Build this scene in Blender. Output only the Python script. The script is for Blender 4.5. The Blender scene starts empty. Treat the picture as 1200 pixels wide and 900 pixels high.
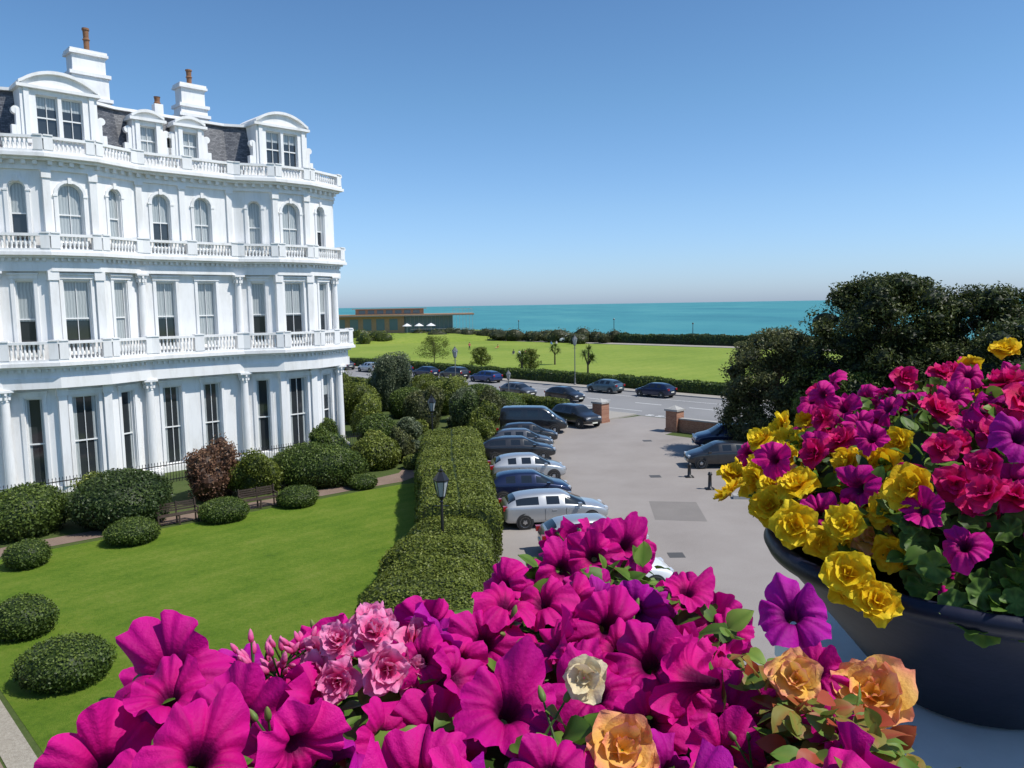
import bpy, math, random, bmesh
import numpy as np
from mathutils import Vector, Matrix
rng=np.random.default_rng(7); random.seed(7)
C=bpy.context; S=C.scene
CAMZ=9.5
def W(s,n,z=0.0): return (.714*n+.7*s, .7*n-.714*s, z)
# ---------------------------------------------------------------- materials
def newmat(name):
    m=bpy.data.materials.new(name); m.use_nodes=True
    nt=m.node_tree; b=nt.nodes['Principled BSDF']; return m,nt,b
def N(nt,t,**k):
    n=nt.nodes.new(t)
    for a,v in k.items(): setattr(n,a,v)
    return n
def ramp(nt,cols,fac=None):
    r=N(nt,'ShaderNodeValToRGB'); e=r.color_ramp.elements
    while len(e)<len(cols): e.new(.5)
    for i,(p,c) in enumerate(cols): e[i].position=p; e[i].color=(*c,1)
    if fac is not None: nt.links.new(fac,r.inputs[0])
    return r
def noise(nt,scale,detail=4,rough=.6,vec=None):
    n=N(nt,'ShaderNodeTexNoise'); n.inputs['Scale'].default_value=scale; n.inputs['Detail'].default_value=detail; n.inputs['Roughness'].default_value=rough
    if vec is not None: nt.links.new(vec,n.inputs['Vector'])
    return n
def plain(name,col,rough=.5,metal=0,coat=0,spec=.5,var=0,vscale=3):
    m,nt,b=newmat(name)
    b.inputs['Base Color'].default_value=(*col,1); b.inputs['Roughness'].default_value=rough
    b.inputs['Metallic'].default_value=metal; b.inputs['Coat Weight'].default_value=coat; b.inputs['Specular IOR Level'].default_value=spec
    if coat: b.inputs['Coat Roughness'].default_value=.05
    if var:
        tc=N(nt,'ShaderNodeTexCoord'); n=noise(nt,vscale,6,.65,tc.outputs['Object'])
        r=ramp(nt,[(.3,[c*(1-var) for c in col]),(.7,[min(1,c*(1+var*.5)) for c in col])],n.outputs['Fac'])
        nt.links.new(r.outputs[0],b.inputs['Base Color'])
    return m
def surf(name,stops,scales,rough=.9,bump=.3,bscale=40,bdist=.02,stripes=None):
    m,nt,b=newmat(name); tc=N(nt,'ShaderNodeTexCoord'); v=tc.outputs['Object']
    n1=noise(nt,scales[0],5,.6,v); n2=noise(nt,scales[1],4,.7,v)
    mx=N(nt,'ShaderNodeMath',operation='ADD'); nt.links.new(n1.outputs['Fac'],mx.inputs[0]); nt.links.new(n2.outputs['Fac'],mx.inputs[1])
    ml=N(nt,'ShaderNodeMath',operation='MULTIPLY'); nt.links.new(mx.outputs[0],ml.inputs[0]); ml.inputs[1].default_value=.5
    out=ml.outputs[0]
    if stripes:
        ang,per,amt=stripes
        mp=N(nt,'ShaderNodeMapping'); mp.inputs['Rotation'].default_value=(0,0,ang); nt.links.new(v,mp.inputs[0])
        w=N(nt,'ShaderNodeTexWave'); w.inputs['Scale'].default_value=per; w.inputs['Distortion'].default_value=.6; nt.links.new(mp.outputs[0],w.inputs[0])
        a=N(nt,'ShaderNodeMath',operation='MULTIPLY_ADD'); nt.links.new(w.outputs['Fac'],a.inputs[0]); a.inputs[1].default_value=amt; nt.links.new(out,a.inputs[2]); out=a.outputs[0]
    r=ramp(nt,stops,out); nt.links.new(r.outputs[0],b.inputs['Base Color'])
    b.inputs['Roughness'].default_value=rough; b.inputs['Specular IOR Level'].default_value=.2
    nb=noise(nt,bscale,3,.7,v); bp=N(nt,'ShaderNodeBump'); bp.inputs['Strength'].default_value=bump; bp.inputs['Distance'].default_value=bdist
    nt.links.new(nb.outputs['Fac'],bp.inputs['Height']); nt.links.new(bp.outputs[0],b.inputs['Normal'])
    return m
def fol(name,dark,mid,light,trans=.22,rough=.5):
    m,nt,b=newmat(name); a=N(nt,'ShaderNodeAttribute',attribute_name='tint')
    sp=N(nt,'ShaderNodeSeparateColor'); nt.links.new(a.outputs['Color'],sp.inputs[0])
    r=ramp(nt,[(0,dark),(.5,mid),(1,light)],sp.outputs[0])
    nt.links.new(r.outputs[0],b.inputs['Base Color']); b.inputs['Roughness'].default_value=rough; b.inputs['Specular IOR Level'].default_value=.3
    t=N(nt,'ShaderNodeBsdfTranslucent'); nt.links.new(r.outputs[0],t.inputs[0])
    mx=N(nt,'ShaderNodeMixShader'); mx.inputs[0].default_value=trans
    o=nt.nodes['Material Output']; nt.links.new(b.outputs[0],mx.inputs[1]); nt.links.new(t.outputs[0],mx.inputs[2]); nt.links.new(mx.outputs[0],o.inputs[0])
    return m
def petal(name,stops,alt,vein=.35,trans=.3):
    m,nt,b=newmat(name); a=N(nt,'ShaderNodeAttribute',attribute_name='tint')
    sp=N(nt,'ShaderNodeSeparateColor'); nt.links.new(a.outputs['Color'],sp.inputs[0])
    r=ramp(nt,stops,sp.outputs[0])
    hs=N(nt,'ShaderNodeMix',data_type='RGBA',blend_type='MIX'); nt.links.new(sp.outputs[1],hs.inputs[0]); nt.links.new(r.outputs[0],hs.inputs[6]); 
    mu=N(nt,'ShaderNodeMix',data_type='RGBA',blend_type='MULTIPLY'); mu.inputs[0].default_value=1; nt.links.new(r.outputs[0],mu.inputs[6]); mu.inputs[7].default_value=(*alt,1)
    nt.links.new(mu.outputs[2],hs.inputs[7])
    ve=N(nt,'ShaderNodeMix',data_type='RGBA',blend_type='MULTIPLY'); vm=N(nt,'ShaderNodeMath',operation='MULTIPLY'); vm.inputs[1].default_value=vein
    nt.links.new(sp.outputs[2],vm.inputs[0]); nt.links.new(vm.outputs[0],ve.inputs[0]); nt.links.new(hs.outputs[2],ve.inputs[6]); ve.inputs[7].default_value=(.35,.2,.4,1)
    nt.links.new(ve.outputs[2],b.inputs['Base Color']); b.inputs['Roughness'].default_value=.6; b.inputs['Specular IOR Level'].default_value=.2
    tc=N(nt,'ShaderNodeTexCoord'); nb=noise(nt,220,5,.65,tc.outputs['Object']); bp=N(nt,'ShaderNodeBump'); bp.inputs['Strength'].default_value=.5; bp.inputs['Distance'].default_value=.003
    nt.links.new(nb.outputs['Fac'],bp.inputs['Height']); nt.links.new(bp.outputs[0],b.inputs['Normal'])
    t=N(nt,'ShaderNodeBsdfTranslucent'); nt.links.new(ve.outputs[2],t.inputs[0])
    mx=N(nt,'ShaderNodeMixShader'); mx.inputs[0].default_value=trans
    o=nt.nodes['Material Output']; nt.links.new(b.outputs[0],mx.inputs[1]); nt.links.new(t.outputs[0],mx.inputs[2]); nt.links.new(mx.outputs[0],o.inputs[0])
    return m
# ---------------------------------------------------------------- builders
def empty(name,loc=(0,0,0),rz=0):
    e=bpy.data.objects.new(name,None); S.collection.objects.link(e); e.location=loc; e.rotation_euler[2]=rz; return e
def qmesh(name,V,Q,col=None,mats=(),mi=None,smooth=False,parent=None):
    V=np.asarray(V,np.float32); Q=np.asarray(Q,np.int32); n=len(Q)
    me=bpy.data.meshes.new(name); me.vertices.add(len(V)); me.vertices.foreach_set('co',V.ravel())
    me.loops.add(4*n); me.loops.foreach_set('vertex_index',Q.ravel()); me.polygons.add(n)
    me.polygons.foreach_set('loop_start',np.arange(n,dtype=np.int32)*4)
    if mi is not None: me.polygons.foreach_set('material_index',np.asarray(mi,np.int32))
    me.polygons.foreach_set('use_smooth',np.full(n,smooth))
    me.update(calc_edges=True)
    if col is not None:
        a=me.color_attributes.new('tint','FLOAT_COLOR','POINT'); c=np.ones((len(V),4),np.float32); c[:,:col.shape[1]]=col; a.data.foreach_set('color',c.ravel())
    for m in mats: me.materials.append(m)
    me.validate()
    o=bpy.data.objects.new(name,me); S.collection.objects.link(o)
    if parent: o.parent=parent
    return o
class MB:
    def __init__(s): s.v=[];s.f=[];s.m=[]
    def add(s,vs,fs,mi=0,M=None):
        o=len(s.v)
        if M is not None: vs=[tuple(M@Vector(p)) for p in vs]
        s.v+=list(vs); s.f+=[tuple(i+o for i in f) for f in fs]; s.m+=[mi]*len(fs)
    def box(s,x0,x1,y0,y1,z0,z1,mi=0,M=None):
        s.add([(x0,y0,z0),(x1,y0,z0),(x1,y1,z0),(x0,y1,z0),(x0,y0,z1),(x1,y0,z1),(x1,y1,z1),(x0,y1,z1)],
              [(0,3,2,1),(4,5,6,7),(0,1,5,4),(1,2,6,5),(2,3,7,6),(3,0,4,7)],mi,M)
    def poly(s,pts,mi=0,M=None): s.add(pts,[tuple(range(len(pts)))],mi,M)
    def prism(s,pts,z0,z1,mi=0,M=None):
        n=len(pts); s.add([(x,y,z0) for x,y in pts]+[(x,y,z1) for x,y in pts],
            [tuple(range(n-1,-1,-1)),tuple(range(n,2*n))]+[(i,(i+1)%n,n+(i+1)%n,n+i) for i in range(n)],mi,M)
    def prismy(s,pts,y0,y1,mi=0,M=None):
        n=len(pts); s.add([(x,y0,z) for x,z in pts]+[(x,y1,z) for x,z in pts],
            [tuple(range(n)),tuple(range(2*n-1,n-1,-1))]+[(i,n+i,n+(i+1)%n,(i+1)%n) for i in range(n)],mi,M)
    def lathe(s,prof,seg,mi=0,c=(0,0,0),M=None,cap=True):
        vs=[];fs=[]
        for r,z in prof:
            for k in range(seg):
                a=2*math.pi*k/seg; vs.append((c[0]+r*math.cos(a),c[1]+r*math.sin(a),c[2]+z))
        for i in range(len(prof)-1):
            for k in range(seg): fs.append((i*seg+k,i*seg+(k+1)%seg,(i+1)*seg+(k+1)%seg,(i+1)*seg+k))
        if cap: fs.append(tuple(range(seg-1,-1,-1))); fs.append(tuple((len(prof)-1)*seg+k for k in range(seg)))
        s.add(vs,fs,mi,M)
    def tube(s,p0,p1,r0,r1,seg=8,mi=0):
        p0=Vector(p0);p1=Vector(p1); q=(p1-p0).to_track_quat('Z','Y').to_matrix().to_4x4(); M=Matrix.Translation(p0)@q
        s.lathe([(r0,0),(r1,(p1-p0).length)],seg,mi,M=M)
    def obj(s,name,mats,parent=None,smooth=False):
        me=bpy.data.meshes.new(name); me.from_pydata(s.v,[],s.f)
        for m in mats: me.materials.append(m)
        me.polygons.foreach_set('material_index',s.m)
        if smooth: me.polygons.foreach_set('use_smooth',[True]*len(s.f))
        me.update(); o=bpy.data.objects.new(name,me); S.collection.objects.link(o)
        if parent: o.parent=parent
        return o
def sheet(name,pts,z,mat):
    b=MB(); b.poly([(p[0],p[1],z) for p in pts]); return b.obj(name,[mat])
# ---------------------------------------------------------------- material instances
M_stucco,nt,b=newmat('white_stucco')
tc=N(nt,'ShaderNodeTexCoord'); mp=N(nt,'ShaderNodeMapping'); mp.inputs['Scale'].default_value=(1,1,.2); nt.links.new(tc.outputs['Object'],mp.inputs[0])
n1=noise(nt,1.6,8,.7,mp.outputs[0]); r=ramp(nt,[(.3,(.68,.67,.65)),(.52,(.83,.825,.82))],n1.outputs['Fac']); nt.links.new(r.outputs[0],b.inputs['Base Color']); b.inputs['Roughness'].default_value=.7
M_frame=plain('window_frame_paint',(.78,.78,.77),.4)
M_glass=plain('window_glass',(.03,.035,.04),.05,spec=.8)
m,nt,b=newmat('window_blind'); tc=N(nt,'ShaderNodeTexCoord'); w=N(nt,'ShaderNodeTexWave'); w.inputs['Scale'].default_value=2.2; w.inputs['Distortion'].default_value=3; nt.links.new(tc.outputs['Object'],w.inputs[0])
r=ramp(nt,[(0,(.30,.33,.34)),(1,(.44,.47,.47))],w.outputs['Fac']); nt.links.new(r.outputs[0],b.inputs['Base Color']); b.inputs['Roughness'].default_value=.3; b.inputs['Coat Weight'].default_value=.6; M_blind=m
m,nt,b=newmat('roof_slate'); tc=N(nt,'ShaderNodeTexCoord'); mp=N(nt,'ShaderNodeMapping'); mp.inputs['Rotation'].default_value=(math.radians(90),0,0); nt.links.new(tc.outputs['Object'],mp.inputs[0])
br=N(nt,'ShaderNodeTexBrick'); br.inputs['Scale'].default_value=2.6; br.inputs['Color1'].default_value=(.05,.055,.07,1); br.inputs['Color2'].default_value=(.15,.155,.17,1); br.inputs['Mortar'].default_value=(.02,.02,.025,1); nt.links.new(mp.outputs[0],br.inputs['Vector'])
nt.links.new(br.outputs[0],b.inputs['Base Color']); b.inputs['Roughness'].default_value=.5; M_slate=m
M_terra=plain('terracotta',(.25,.12,.06),.8,var=.3)
M_iron=plain('black_iron',(.015,.015,.017),.35)
M_wood=plain('dark_wood',(.06,.04,.03),.6,var=.4,vscale=8)
M_lawn=surf('mown_grass',[(.3,(.06,.12,.008)),(.46,(.105,.185,.012)),(.58,(.145,.215,.02)),(.75,(.21,.25,.045))],(.5,6),bump=1,bscale=40,bdist=.05,stripes=(math.radians(44),.35,.05))
M_park=surf('park_grass',[(.3,(.12,.19,.022)),(.5,(.19,.26,.035)),(.7,(.28,.32,.06))],(.05,1.2),bump=.5,bscale=12,bdist=.05,stripes=(math.radians(44),.09,.04))
M_ground=surf('rough_ground',[(.3,(.04,.06,.014)),(.55,(.07,.10,.025)),(.75,(.11,.09,.05))],(.4,5),bump=.6,bscale=12,bdist=.06)
M_drive=surf('drive_asphalt',[(.32,(.215,.19,.175)),(.45,(.27,.243,.226)),(.55,(.295,.268,.25)),(.7,(.35,.32,.30))],(.25,26),bump=.3,bscale=80,bdist=.01)
M_road=surf('road_asphalt',[(.28,(.18,.178,.178)),(.5,(.24,.237,.237)),(.72,(.29,.285,.28))],(.1,12),bump=.2,bscale=50,bdist=.01)
M_pave=surf('pavement_slabs',[(.3,(.28,.26,.23)),(.7,(.38,.35,.31))],(.5,8),bump=.2,bscale=30)
M_brownpath=surf('brick_path',[(.3,(.16,.11,.085)),(.7,(.27,.20,.16))],(1,14),bump=.3,bscale=30)
M_gravel=surf('gravel',[(.3,(.22,.19,.15)),(.7,(.46,.42,.35))],(12,50),bump=.8,bscale=30,bdist=.03)
M_kerb=plain('kerb_stone',(.38,.37,.35),.8,var=.25)
M_mark=plain('road_paint',(.75,.75,.72),.6,var=.25,vscale=6)
M_beach=surf('shingle_beach',[(.3,(.30,.24,.17)),(.7,(.45,.38,.28))],(.2,4))
m,nt,b=newmat('brick_wall'); tc=N(nt,'ShaderNodeTexCoord'); mp=N(nt,'ShaderNodeMapping'); mp.inputs['Rotation'].default_value=(math.radians(90),0,0); nt.links.new(tc.outputs['Object'],mp.inputs[0])
br=N(nt,'ShaderNodeTexBrick'); br.inputs['Scale'].default_value=4.4; br.inputs['Color1'].default_value=(.24,.09,.05,1); br.inputs['Color2'].default_value=(.36,.17,.10,1); br.inputs['Mortar'].default_value=(.4,.36,.3,1); br.inputs['Mortar Size'].default_value=.012; nt.links.new(mp.outputs[0],br.inputs['Vector']); nt.links.new(br.outputs[0],b.inputs['Base Color']); b.inputs['Roughness'].default_value=.85; M_brick=m
# ---------------------------------------------------------------- ground, roads, sea
sheet('ground',[W(-1500,-700),W(2000,-700),W(2000,160),W(-1500,160)],0,M_ground)
sheet('park_lawn',[W(-420,68.6),W(400,68.6),W(400,142),W(-420,142)],.004,M_park)
sheet('seafront_path',[W(-420,143.5),W(400,143.5),W(400,149),W(-420,149)],.006,M_pave)
sheet('road',[W(-500,53),W(500,53),W(500,66.6),W(-500,66.6)],.008,M_road)
b=MB()
for n0,n1 in ((48.9,52.85),(66.75,68.4)):
    for s0,s1 in ([(-500,-38.9),(-31.6,500)] if n0<50 else [(-500,500)]):
        A=[W(s0,n0)[:2],W(s1,n0)[:2],W(s1,n1)[:2],W(s0,n1)[:2]]; b.prism(A,0,.12,0)
        k=(n1,n1+.15) if n0<50 else (n0-.15,n0)
        b.prism([W(s0,k[0])[:2],W(s1,k[0])[:2],W(s1,k[1])[:2],W(s0,k[1])[:2]],0,.125,1)
b.obj('pavement',[M_pave,M_kerb])
b=MB()
def mk(s0,s1,n0,n1,z=.012): b.poly([W(s0,n0,z),W(s1,n0,z),W(s1,n1,z),W(s0,n1,z)])
s=-140
while s<60: mk(s,s+3,59.6,59.75); s+=6
s=-38.3
while s<-32: mk(s,s+.6,53.3,53.5); mk(s,s+.6,53.7,53.9); s+=1
for s0 in (-95,-62,-28): mk(s0,s0+26,63.4,63.5)
mk(-120,-40,55.2,55.32); mk(-30,20,55.2,55.32)
b.obj('road_markings',[M_mark])
drive=[(-1.1,1.5),(-1.1,46),(-.8,53),(0,58.5),W(-39.6,46.5)[:2],W(-38.4,52.9)[:2],W(-32.2,52.9)[:2],W(-31.5,46.3)[:2],W(-20,46.3)[:2],(21,34),(20,1.5)]
sheet('drive',drive,.004,M_drive)
M_patch=surf('asphalt_patch',[(.3,(.17,.155,.145)),(.7,(.24,.22,.205))],(.5,20),bump=.3,bscale=60)
sheet('asphalt_patch',[(6.2,33),(8.4,32.6),(8.7,35.9),(6.5,36.2)],.008,M_patch)
b=MB()
for (x,y) in ((7.8,41.5),(9.3,52.5),(6.1,28.2)): b.prism([(x-.3,y-.3),(x+.3,y-.3),(x+.3,y+.3),(x-.3,y+.3)],.0,.009)
b.obj('manhole_cover',[plain('cast_iron_cover',(.08,.075,.07),.6)])
b=MB()
for (p,q) in ((( -1.1,1.5),(-1.1,46)),((-1.1,46),(-.8,53)),((-.8,53),(0,58.5))):
    d=(Vector(q)-Vector(p)).normalized(); nn=Vector((-d.y,d.x))*.14
    b.prism([p,q,(q[0]+nn.x,q[1]+nn.y),(p[0]+nn.x,p[1]+nn.y)],-.01,.11)
b.obj('drive_kerb',[M_kerb])
lawn=[W(-34.3,3.6)[:2],(-19.4,29.6),(-13,34.9),(-8,39.1),(-6,40.6),(-5.0,40.9),(-4.4,39),(-3,28),(-1.5,6.9)]
sheet('garden_lawn',lawn[::-1],.008,M_lawn)
pth=[W(-34.5,3)[:2],(-19.6,30.0),(-13.2,35.35),(-8.2,39.6),(-6.1,41.2),(-5.2,43),(-5.0,48),(-4.3,56),(-5.6,56),(-6.2,48),(-6.6,43.4),(-9.0,40.6),(-14,36.3),(-20.4,31.0),W(-36,3)[:2]]
sheet('garden_path',pth,.012,M_brownpath)
sheet('gravel_strip',[W(-37,3.0)[:2],W(-3,3.0)[:2],W(-3,3.55)[:2],W(-37,3.55)[:2]],.016,M_gravel)
sheet('stone_terrace',[W(-37,-3)[:2],W(-6,-3)[:2],W(-6,2.95)[:2],W(-37,2.95)[:2]],.012,M_brownpath)
b=MB(); 
b.prism([W(-37,2.1)[:2],W(-6,2.1)[:2],W(-6,2.45)[:2],W(-37,2.45)[:2]],0,.45,0); b.prism([W(-37,2.05)[:2],W(-6,2.05)[:2],W(-6,2.5)[:2],W(-37,2.5)[:2]],.452,.52,1)
b.obj('low_garden_wall',[M_brick,M_kerb])
b=MB(); b.add([W(-1500,160,0),W(2000,160,0),W(2000,205,-7),W(-1500,205,-7)],[(0,1,2,3)]); b.obj('beach',[M_beach])
m,nt,bb=newmat('sea_water'); tc=N(nt,'ShaderNodeTexCoord'); mp=N(nt,'ShaderNodeMapping'); mp.inputs['Scale'].default_value=(1,.3,1); mp.inputs['Rotation'].default_value=(0,0,math.radians(8)); nt.links.new(tc.outputs['Object'],mp.inputs[0])
n1=noise(nt,.006,8,.65,mp.outputs[0]); r=ramp(nt,[(.3,(.04,.18,.225)),(.5,(.06,.24,.27)),(.72,(.10,.31,.315))],n1.outputs['Fac']); nt.links.new(r.outputs[0],bb.inputs['Base Color'])
bb.inputs['Roughness'].default_value=.6; bb.inputs['Specular IOR Level'].default_value=.1
n2=noise(nt,.35,5,.6,tc.outputs['Object']); bp=N(nt,'ShaderNodeBump'); bp.inputs['Strength'].default_value=.6; bp.inputs['Distance'].default_value=.8; nt.links.new(n2.outputs['Fac'],bp.inputs['Height']); nt.links.new(bp.outputs[0],bb.inputs['Normal'])
b=MB(); b.poly([W(-45000,190,-6),W(45000,190,-6),W(45000,45000,-6),W(-45000,45000,-6)]); b.obj('sea',[m])
# ---------------------------------------------------------------- hotel building
HB=empty('white_victorian_hotel',(-32.41,33.06,0),math.atan2(.70,.714))
P=[(-3.2,0),(8.8,0),(11.2,-1),(13.4,-1),(15.8,0),(21.6,0),(23.8,-1),(26.0,-1),(28.6,0),(28.6,13)]
def offs(poly,o):
    out=[];nr=[]
    for i in range(len(poly)-1):
        d=(Vector(poly[i+1])-Vector(poly[i])).normalized(); nr.append(Vector((d.y,-d.x)))
    for i,p in enumerate(poly):
        a=nr[max(i-1,0)]; c=nr[min(i,len(nr)-1)]
        out.append(tuple(Vector(p)+(a+c)/(1+a.dot(c))*o))
    return out
def segM(p,q):
    d=(Vector(q)-Vector(p)); L=d.length; d.normalize()
    return Matrix(((d.x,-d.y,0,p[0]),(d.y,d.x,0,p[1]),(0,0,1,0),(0,0,0,1))),L
def band(mb,oo,oi,z0,z1,mi=0):
    A=offs(P,oo);B=offs(P,oi)
    for i in range(len(P)-1):
        a,b_,c,d=A[i],A[i+1],B[i+1],B[i]
        vs=[(*a,z0),(*b_,z0),(*c,z0),(*d,z0),(*a,z1),(*b_,z1),(*c,z1),(*d,z1)]
        mb.add(vs,[(0,3,2,1),(4,5,6,7),(0,1,5,4),(2,3,7,6)],mi)
        if i==0: mb.add(vs,[(3,0,4,7)],mi)
        if i==len(P)-2: mb.add(vs,[(1,2,6,5)],mi)
wall=MB(); win=MB(); trim=MB()
def arcpts(xc,w,zs,n=8): return [(xc+w/2*math.cos(math.pi*k/n),zs+w/2*math.sin(math.pi*k/n)) for k in range(n+1)]
def opening(M,xc,w,z0,z1,arch,style):
    xl,xr=xc-w/2,xc+w/2; D=.28
    if arch:
        zs=z1-w/2; ap=arcpts(xc,w,zs)
        out=[(xl,z0),(xr,z0)]+ap
    else:
        zs=z1; out=[(xl,z0),(xr,z0),(xr,z1),(xl,z1)]
    n=len(out)
    vs=[(x,0,z) for x,z in out]+[(x,D,z) for x,z in out]
    wall.add(vs,[(i,(i+1)%n,n+(i+1)%n,n+i) for i in range(n) if out[i]!=out[(i+1)%n]],0,M)
    zm=z0+(z1-z0)*.48; fr={'dark':0,'blind':1,'half':.55,'low':.3}[style]; zb=z1-(z1-z0)*fr
    if arch:
        top=[(xl,zm),(xr,zm)]+ap
        win.poly([(x,D-.02,z) for x,z in top],1 if fr>.1 else 0,M)
        win.poly([(xl,D-.02,z0),(xr,D-.02,z0),(xr,D-.02,zm),(xl,D-.02,zm)],1 if fr>.6 else 0,M)
    else:
        if fr<1: win.poly([(xl,D-.02,z0),(xr,D-.02,z0),(xr,D-.02,zb),(xl,D-.02,zb)],0,M)
        if fr>0: win.poly([(xl,D-.02,zb),(xr,D-.02,zb),(xr,D-.02,z1),(xl,D-.02,z1)],1,M)
        if fr==0 and w>.7:
            for a0,a1 in ((xl,xl+w*.2),(xr-w*.2,xr)): win.poly([(a0,D-.024,z0),(a1,D-.024,z0),(a1,D-.024,z1),(a0,D-.024,z1)],1,M)
    f=.055; y0,y1=D-.1,D-.03
    win.box(xl+.002,xl+f,y0,y1,z0+.002,zs,2,M); win.box(xr-f,xr-.002,y0,y1,z0+.002,zs,2,M); win.box(xl+f,xr-f,y0,y1,z0+.002,z0+.09,2,M)
    win.box(xl+f,xr-f,y0+.004,y1,zm-.035,zm+.035,2,M)
    if not arch: win.box(xl+f,xr-f,y0,y1,z1-.07,z1-.002,2,M)
    else:
        inner=[(xc+(w/2-f)*math.cos(math.pi*k/8),zs+(w/2-f)*math.sin(math.pi*k/8)) for k in range(9)]
        for k in range(8): win.prismy([ap[k],ap[k+1],inner[k+1],inner[k]],y0,y1,2,M)
    if w>.9: win.box(xc-.014,xc+.014,y0+.01,y1,z0+.09,z1-.07,2,M)
    trim.box(xl-.12,xr+.12,-.13,.1,z0-.12,z0-.003,0,M)
def storey(M,L,zl,zh,ops):
    x=0
    for (xc,w,z0,z1,arch,style) in ops:
        xl,xr=xc-w/2,xc+w/2
        wall.poly([(x,0,zl),(xl,0,zl),(xl,0,zh),(x,0,zh)],0,M)
        wall.poly([(xl,0,zl),(xr,0,zl),(xr,0,z0),(xl,0,z0)],0,M)
        if arch:
            zs=z1-w/2; ap=arcpts(xc,w,zs)
            for k in range(8): 
                (xa,za),(xb,zb)=ap[k],ap[k+1]; wall.poly([(xb,0,zb),(xa,0,za),(xa,0,zh),(xb,0,zh)],0,M)
        else: wall.poly([(xl,0,z1),(xr,0,z1),(xr,0,zh),(xl,0,zh)],0,M)
        opening(M,xc,w,z0,z1,arch,style); x=xr
    wall.poly([(x,0,zl),(L,0,zl),(L,0,zh),(x,0,zh)],0,M)
WX=[[1.5,3.7,7.9,10.0],None,None,None,[1.45,3.85],None,None,None,[2.5,6,9.5]]
random.seed(12)
for i in range(len(P)-1):
    M,L=segM(P[i],P[i+1]); xs=WX[i] or [L/2]; bay=i in (1,3,5,7); ctr=i in (2,6)
    w=.80 if bay else (1.25 if ctr else 1.05)
    for k,(zl,zh,z0,z1,arch) in enumerate(((0,6.9,.4,5.05,0),(6.9,12.4,7.35,11.15,0),(12.4,17.4,13.1,16.15,1))):
        ww=w if k<2 else w*.92
        ops=[(x,ww,z0,z1,arch,random.choice({0:['dark','dark','dark','low'],1:['half','blind','blind','half'],2:['blind','blind','half']}[k])) for x in xs]
        storey(M,L,zl,zh,ops)
        for x in xs:
            a=ww/2
            if k<2:
                trim.box(x-a-.2,x-a-.04,-.07,-.002,z0,z1+.1,0,M); trim.box(x+a+.04,x+a+.2,-.07,-.002,z0,z1+.1,0,M)
                trim.box(x-a-.24,x+a+.24,-.11,-.003,z1+.102,z1+.3,0,M)
                trim.box(x-a-.3,x+a+.3,-.2,-.004,z1+.302,z1+.38,0,M)
            else:
                zs=z1-a
                for kk in range(8):
                    p=[(x+(a+r_)*math.cos(math.pi*t_/8),zs+(a+r_)*math.sin(math.pi*t_/8)) for r_,t_ in ((.05,kk),(.2,kk),(.2,kk+1),(.05,kk+1))]
                    trim.prismy(p,-.08,-.002,0,M)
                trim.box(x-.09,x+.09,-.13,-.004,z1-.0,z1+.32,0,M)
                for sx in (-1,1):
                    trim.box(min(x+sx*(a+.04),x+sx*(a+.2)),max(x+sx*(a+.04),x+sx*(a+.2)),-.07,-.003,z0,zs-.1,0,M)
                    trim.box(min(x+sx*(a+.02),x+sx*(a+.25)),max(x+sx*(a+.02),x+sx*(a+.25)),-.1,-.0035,zs-.098,zs-.002,0,M)
    for xp in ([] if bay or ctr else [0.25,2.65,5.5] if i==4 else [.3,2.6,5.5,8.9]):
        xw=.16
        trim.box(xp-xw,xp+xw,-.12,-.0025,13,16.55,0,M); trim.box(xp-xw-.06,xp+xw+.06,-.18,-.003,16.552,16.748,0,M)
wall.poly([(-3.2,0,0),(-3.2,13,0),(-3.2,13,17.4),(-3.2,0,17.4)][::-1]); wall.poly([(28.6,13,0),(-3.2,13,0),(-3.2,13,17.4),(28.6,13,17.4)])
band(trim,.14,-.05,0,.34)
band(trim,.62,-.02,5.6,6.15); band(trim,.55,-.02,6.152,6.62); band(trim,.72,-.02,6.622,6.76); band(trim,.98,-.02,6.762,6.95)
band(trim,.30,-.02,11.62,12.0); band(trim,.24,-.02,12.002,12.3); band(trim,.45,-.02,12.302,12.42); band(trim,.68,-.02,12.422,12.6)
band(trim,.14,-.02,16.75,16.92); band(trim,.10,-.02,16.922,17.2); band(trim,.4,-.02,17.202,17.34); band(trim,.66,-.3,17.342,17.52)
def dentils(o,z0,z1,dep,step=.3,w=.14):
    A=offs(P,o)
    for i in range(len(A)-2):
        M,L=segM(A[i],A[i+1]); x=.12
        while x<L-.15: trim.box(x,x+w,-dep,-.002,z0,z1,0,M); x+=step
dentils(.55,6.46,6.615,.12); dentils(.24,12.14,12.295,.14); dentils(.10,17.0,17.198,.22,.5,.2)
bal=MB()
bprof=[(.05,0),(.05,.06),(.035,.1),(.075,.26),(.06,.38),(.032,.5),(.05,.56),(.05,.62)]
def balustrade(o,z,h):
    band(trim,o,o-.26,z+.002,z+.16); band(trim,o+.03,o-.29,z+h-.14,z+h)
    A=offs(P,o-.13)
    for i in range(len(A)-1):
        M,L=segM(A[i],A[i+1]); sc=(h-.3)/.62
        nb=1 if L<3.2 else (2 if L<8 else 4)
        ped=[0.0+j*L/nb for j in range(nb+1)]
        for p_ in ped:
            e=.28 if 0<p_<L else .42
            a,b2=max(0.002,p_-e),min(L-.002,p_+e); trim.box(a,b2,-.16,.16,z+.162,z+h-.142,0,M); trim.box(a,b2,-.2,.2,z+h+.001,z+h+.07,0,M)
        x=.5
        while x<L-.5:
            if all(abs(x-p_)>.36 for p_ in ped): bal.lathe([(r_,q*sc) for r_,q in bprof],8,0,(x,0,z+.16),M,cap=False)
            x+=.2
balustrade(.88,6.952,1.08); balustrade(.6,12.602,.92); balustrade(.55,17.522,.85)
col=MB()
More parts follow.
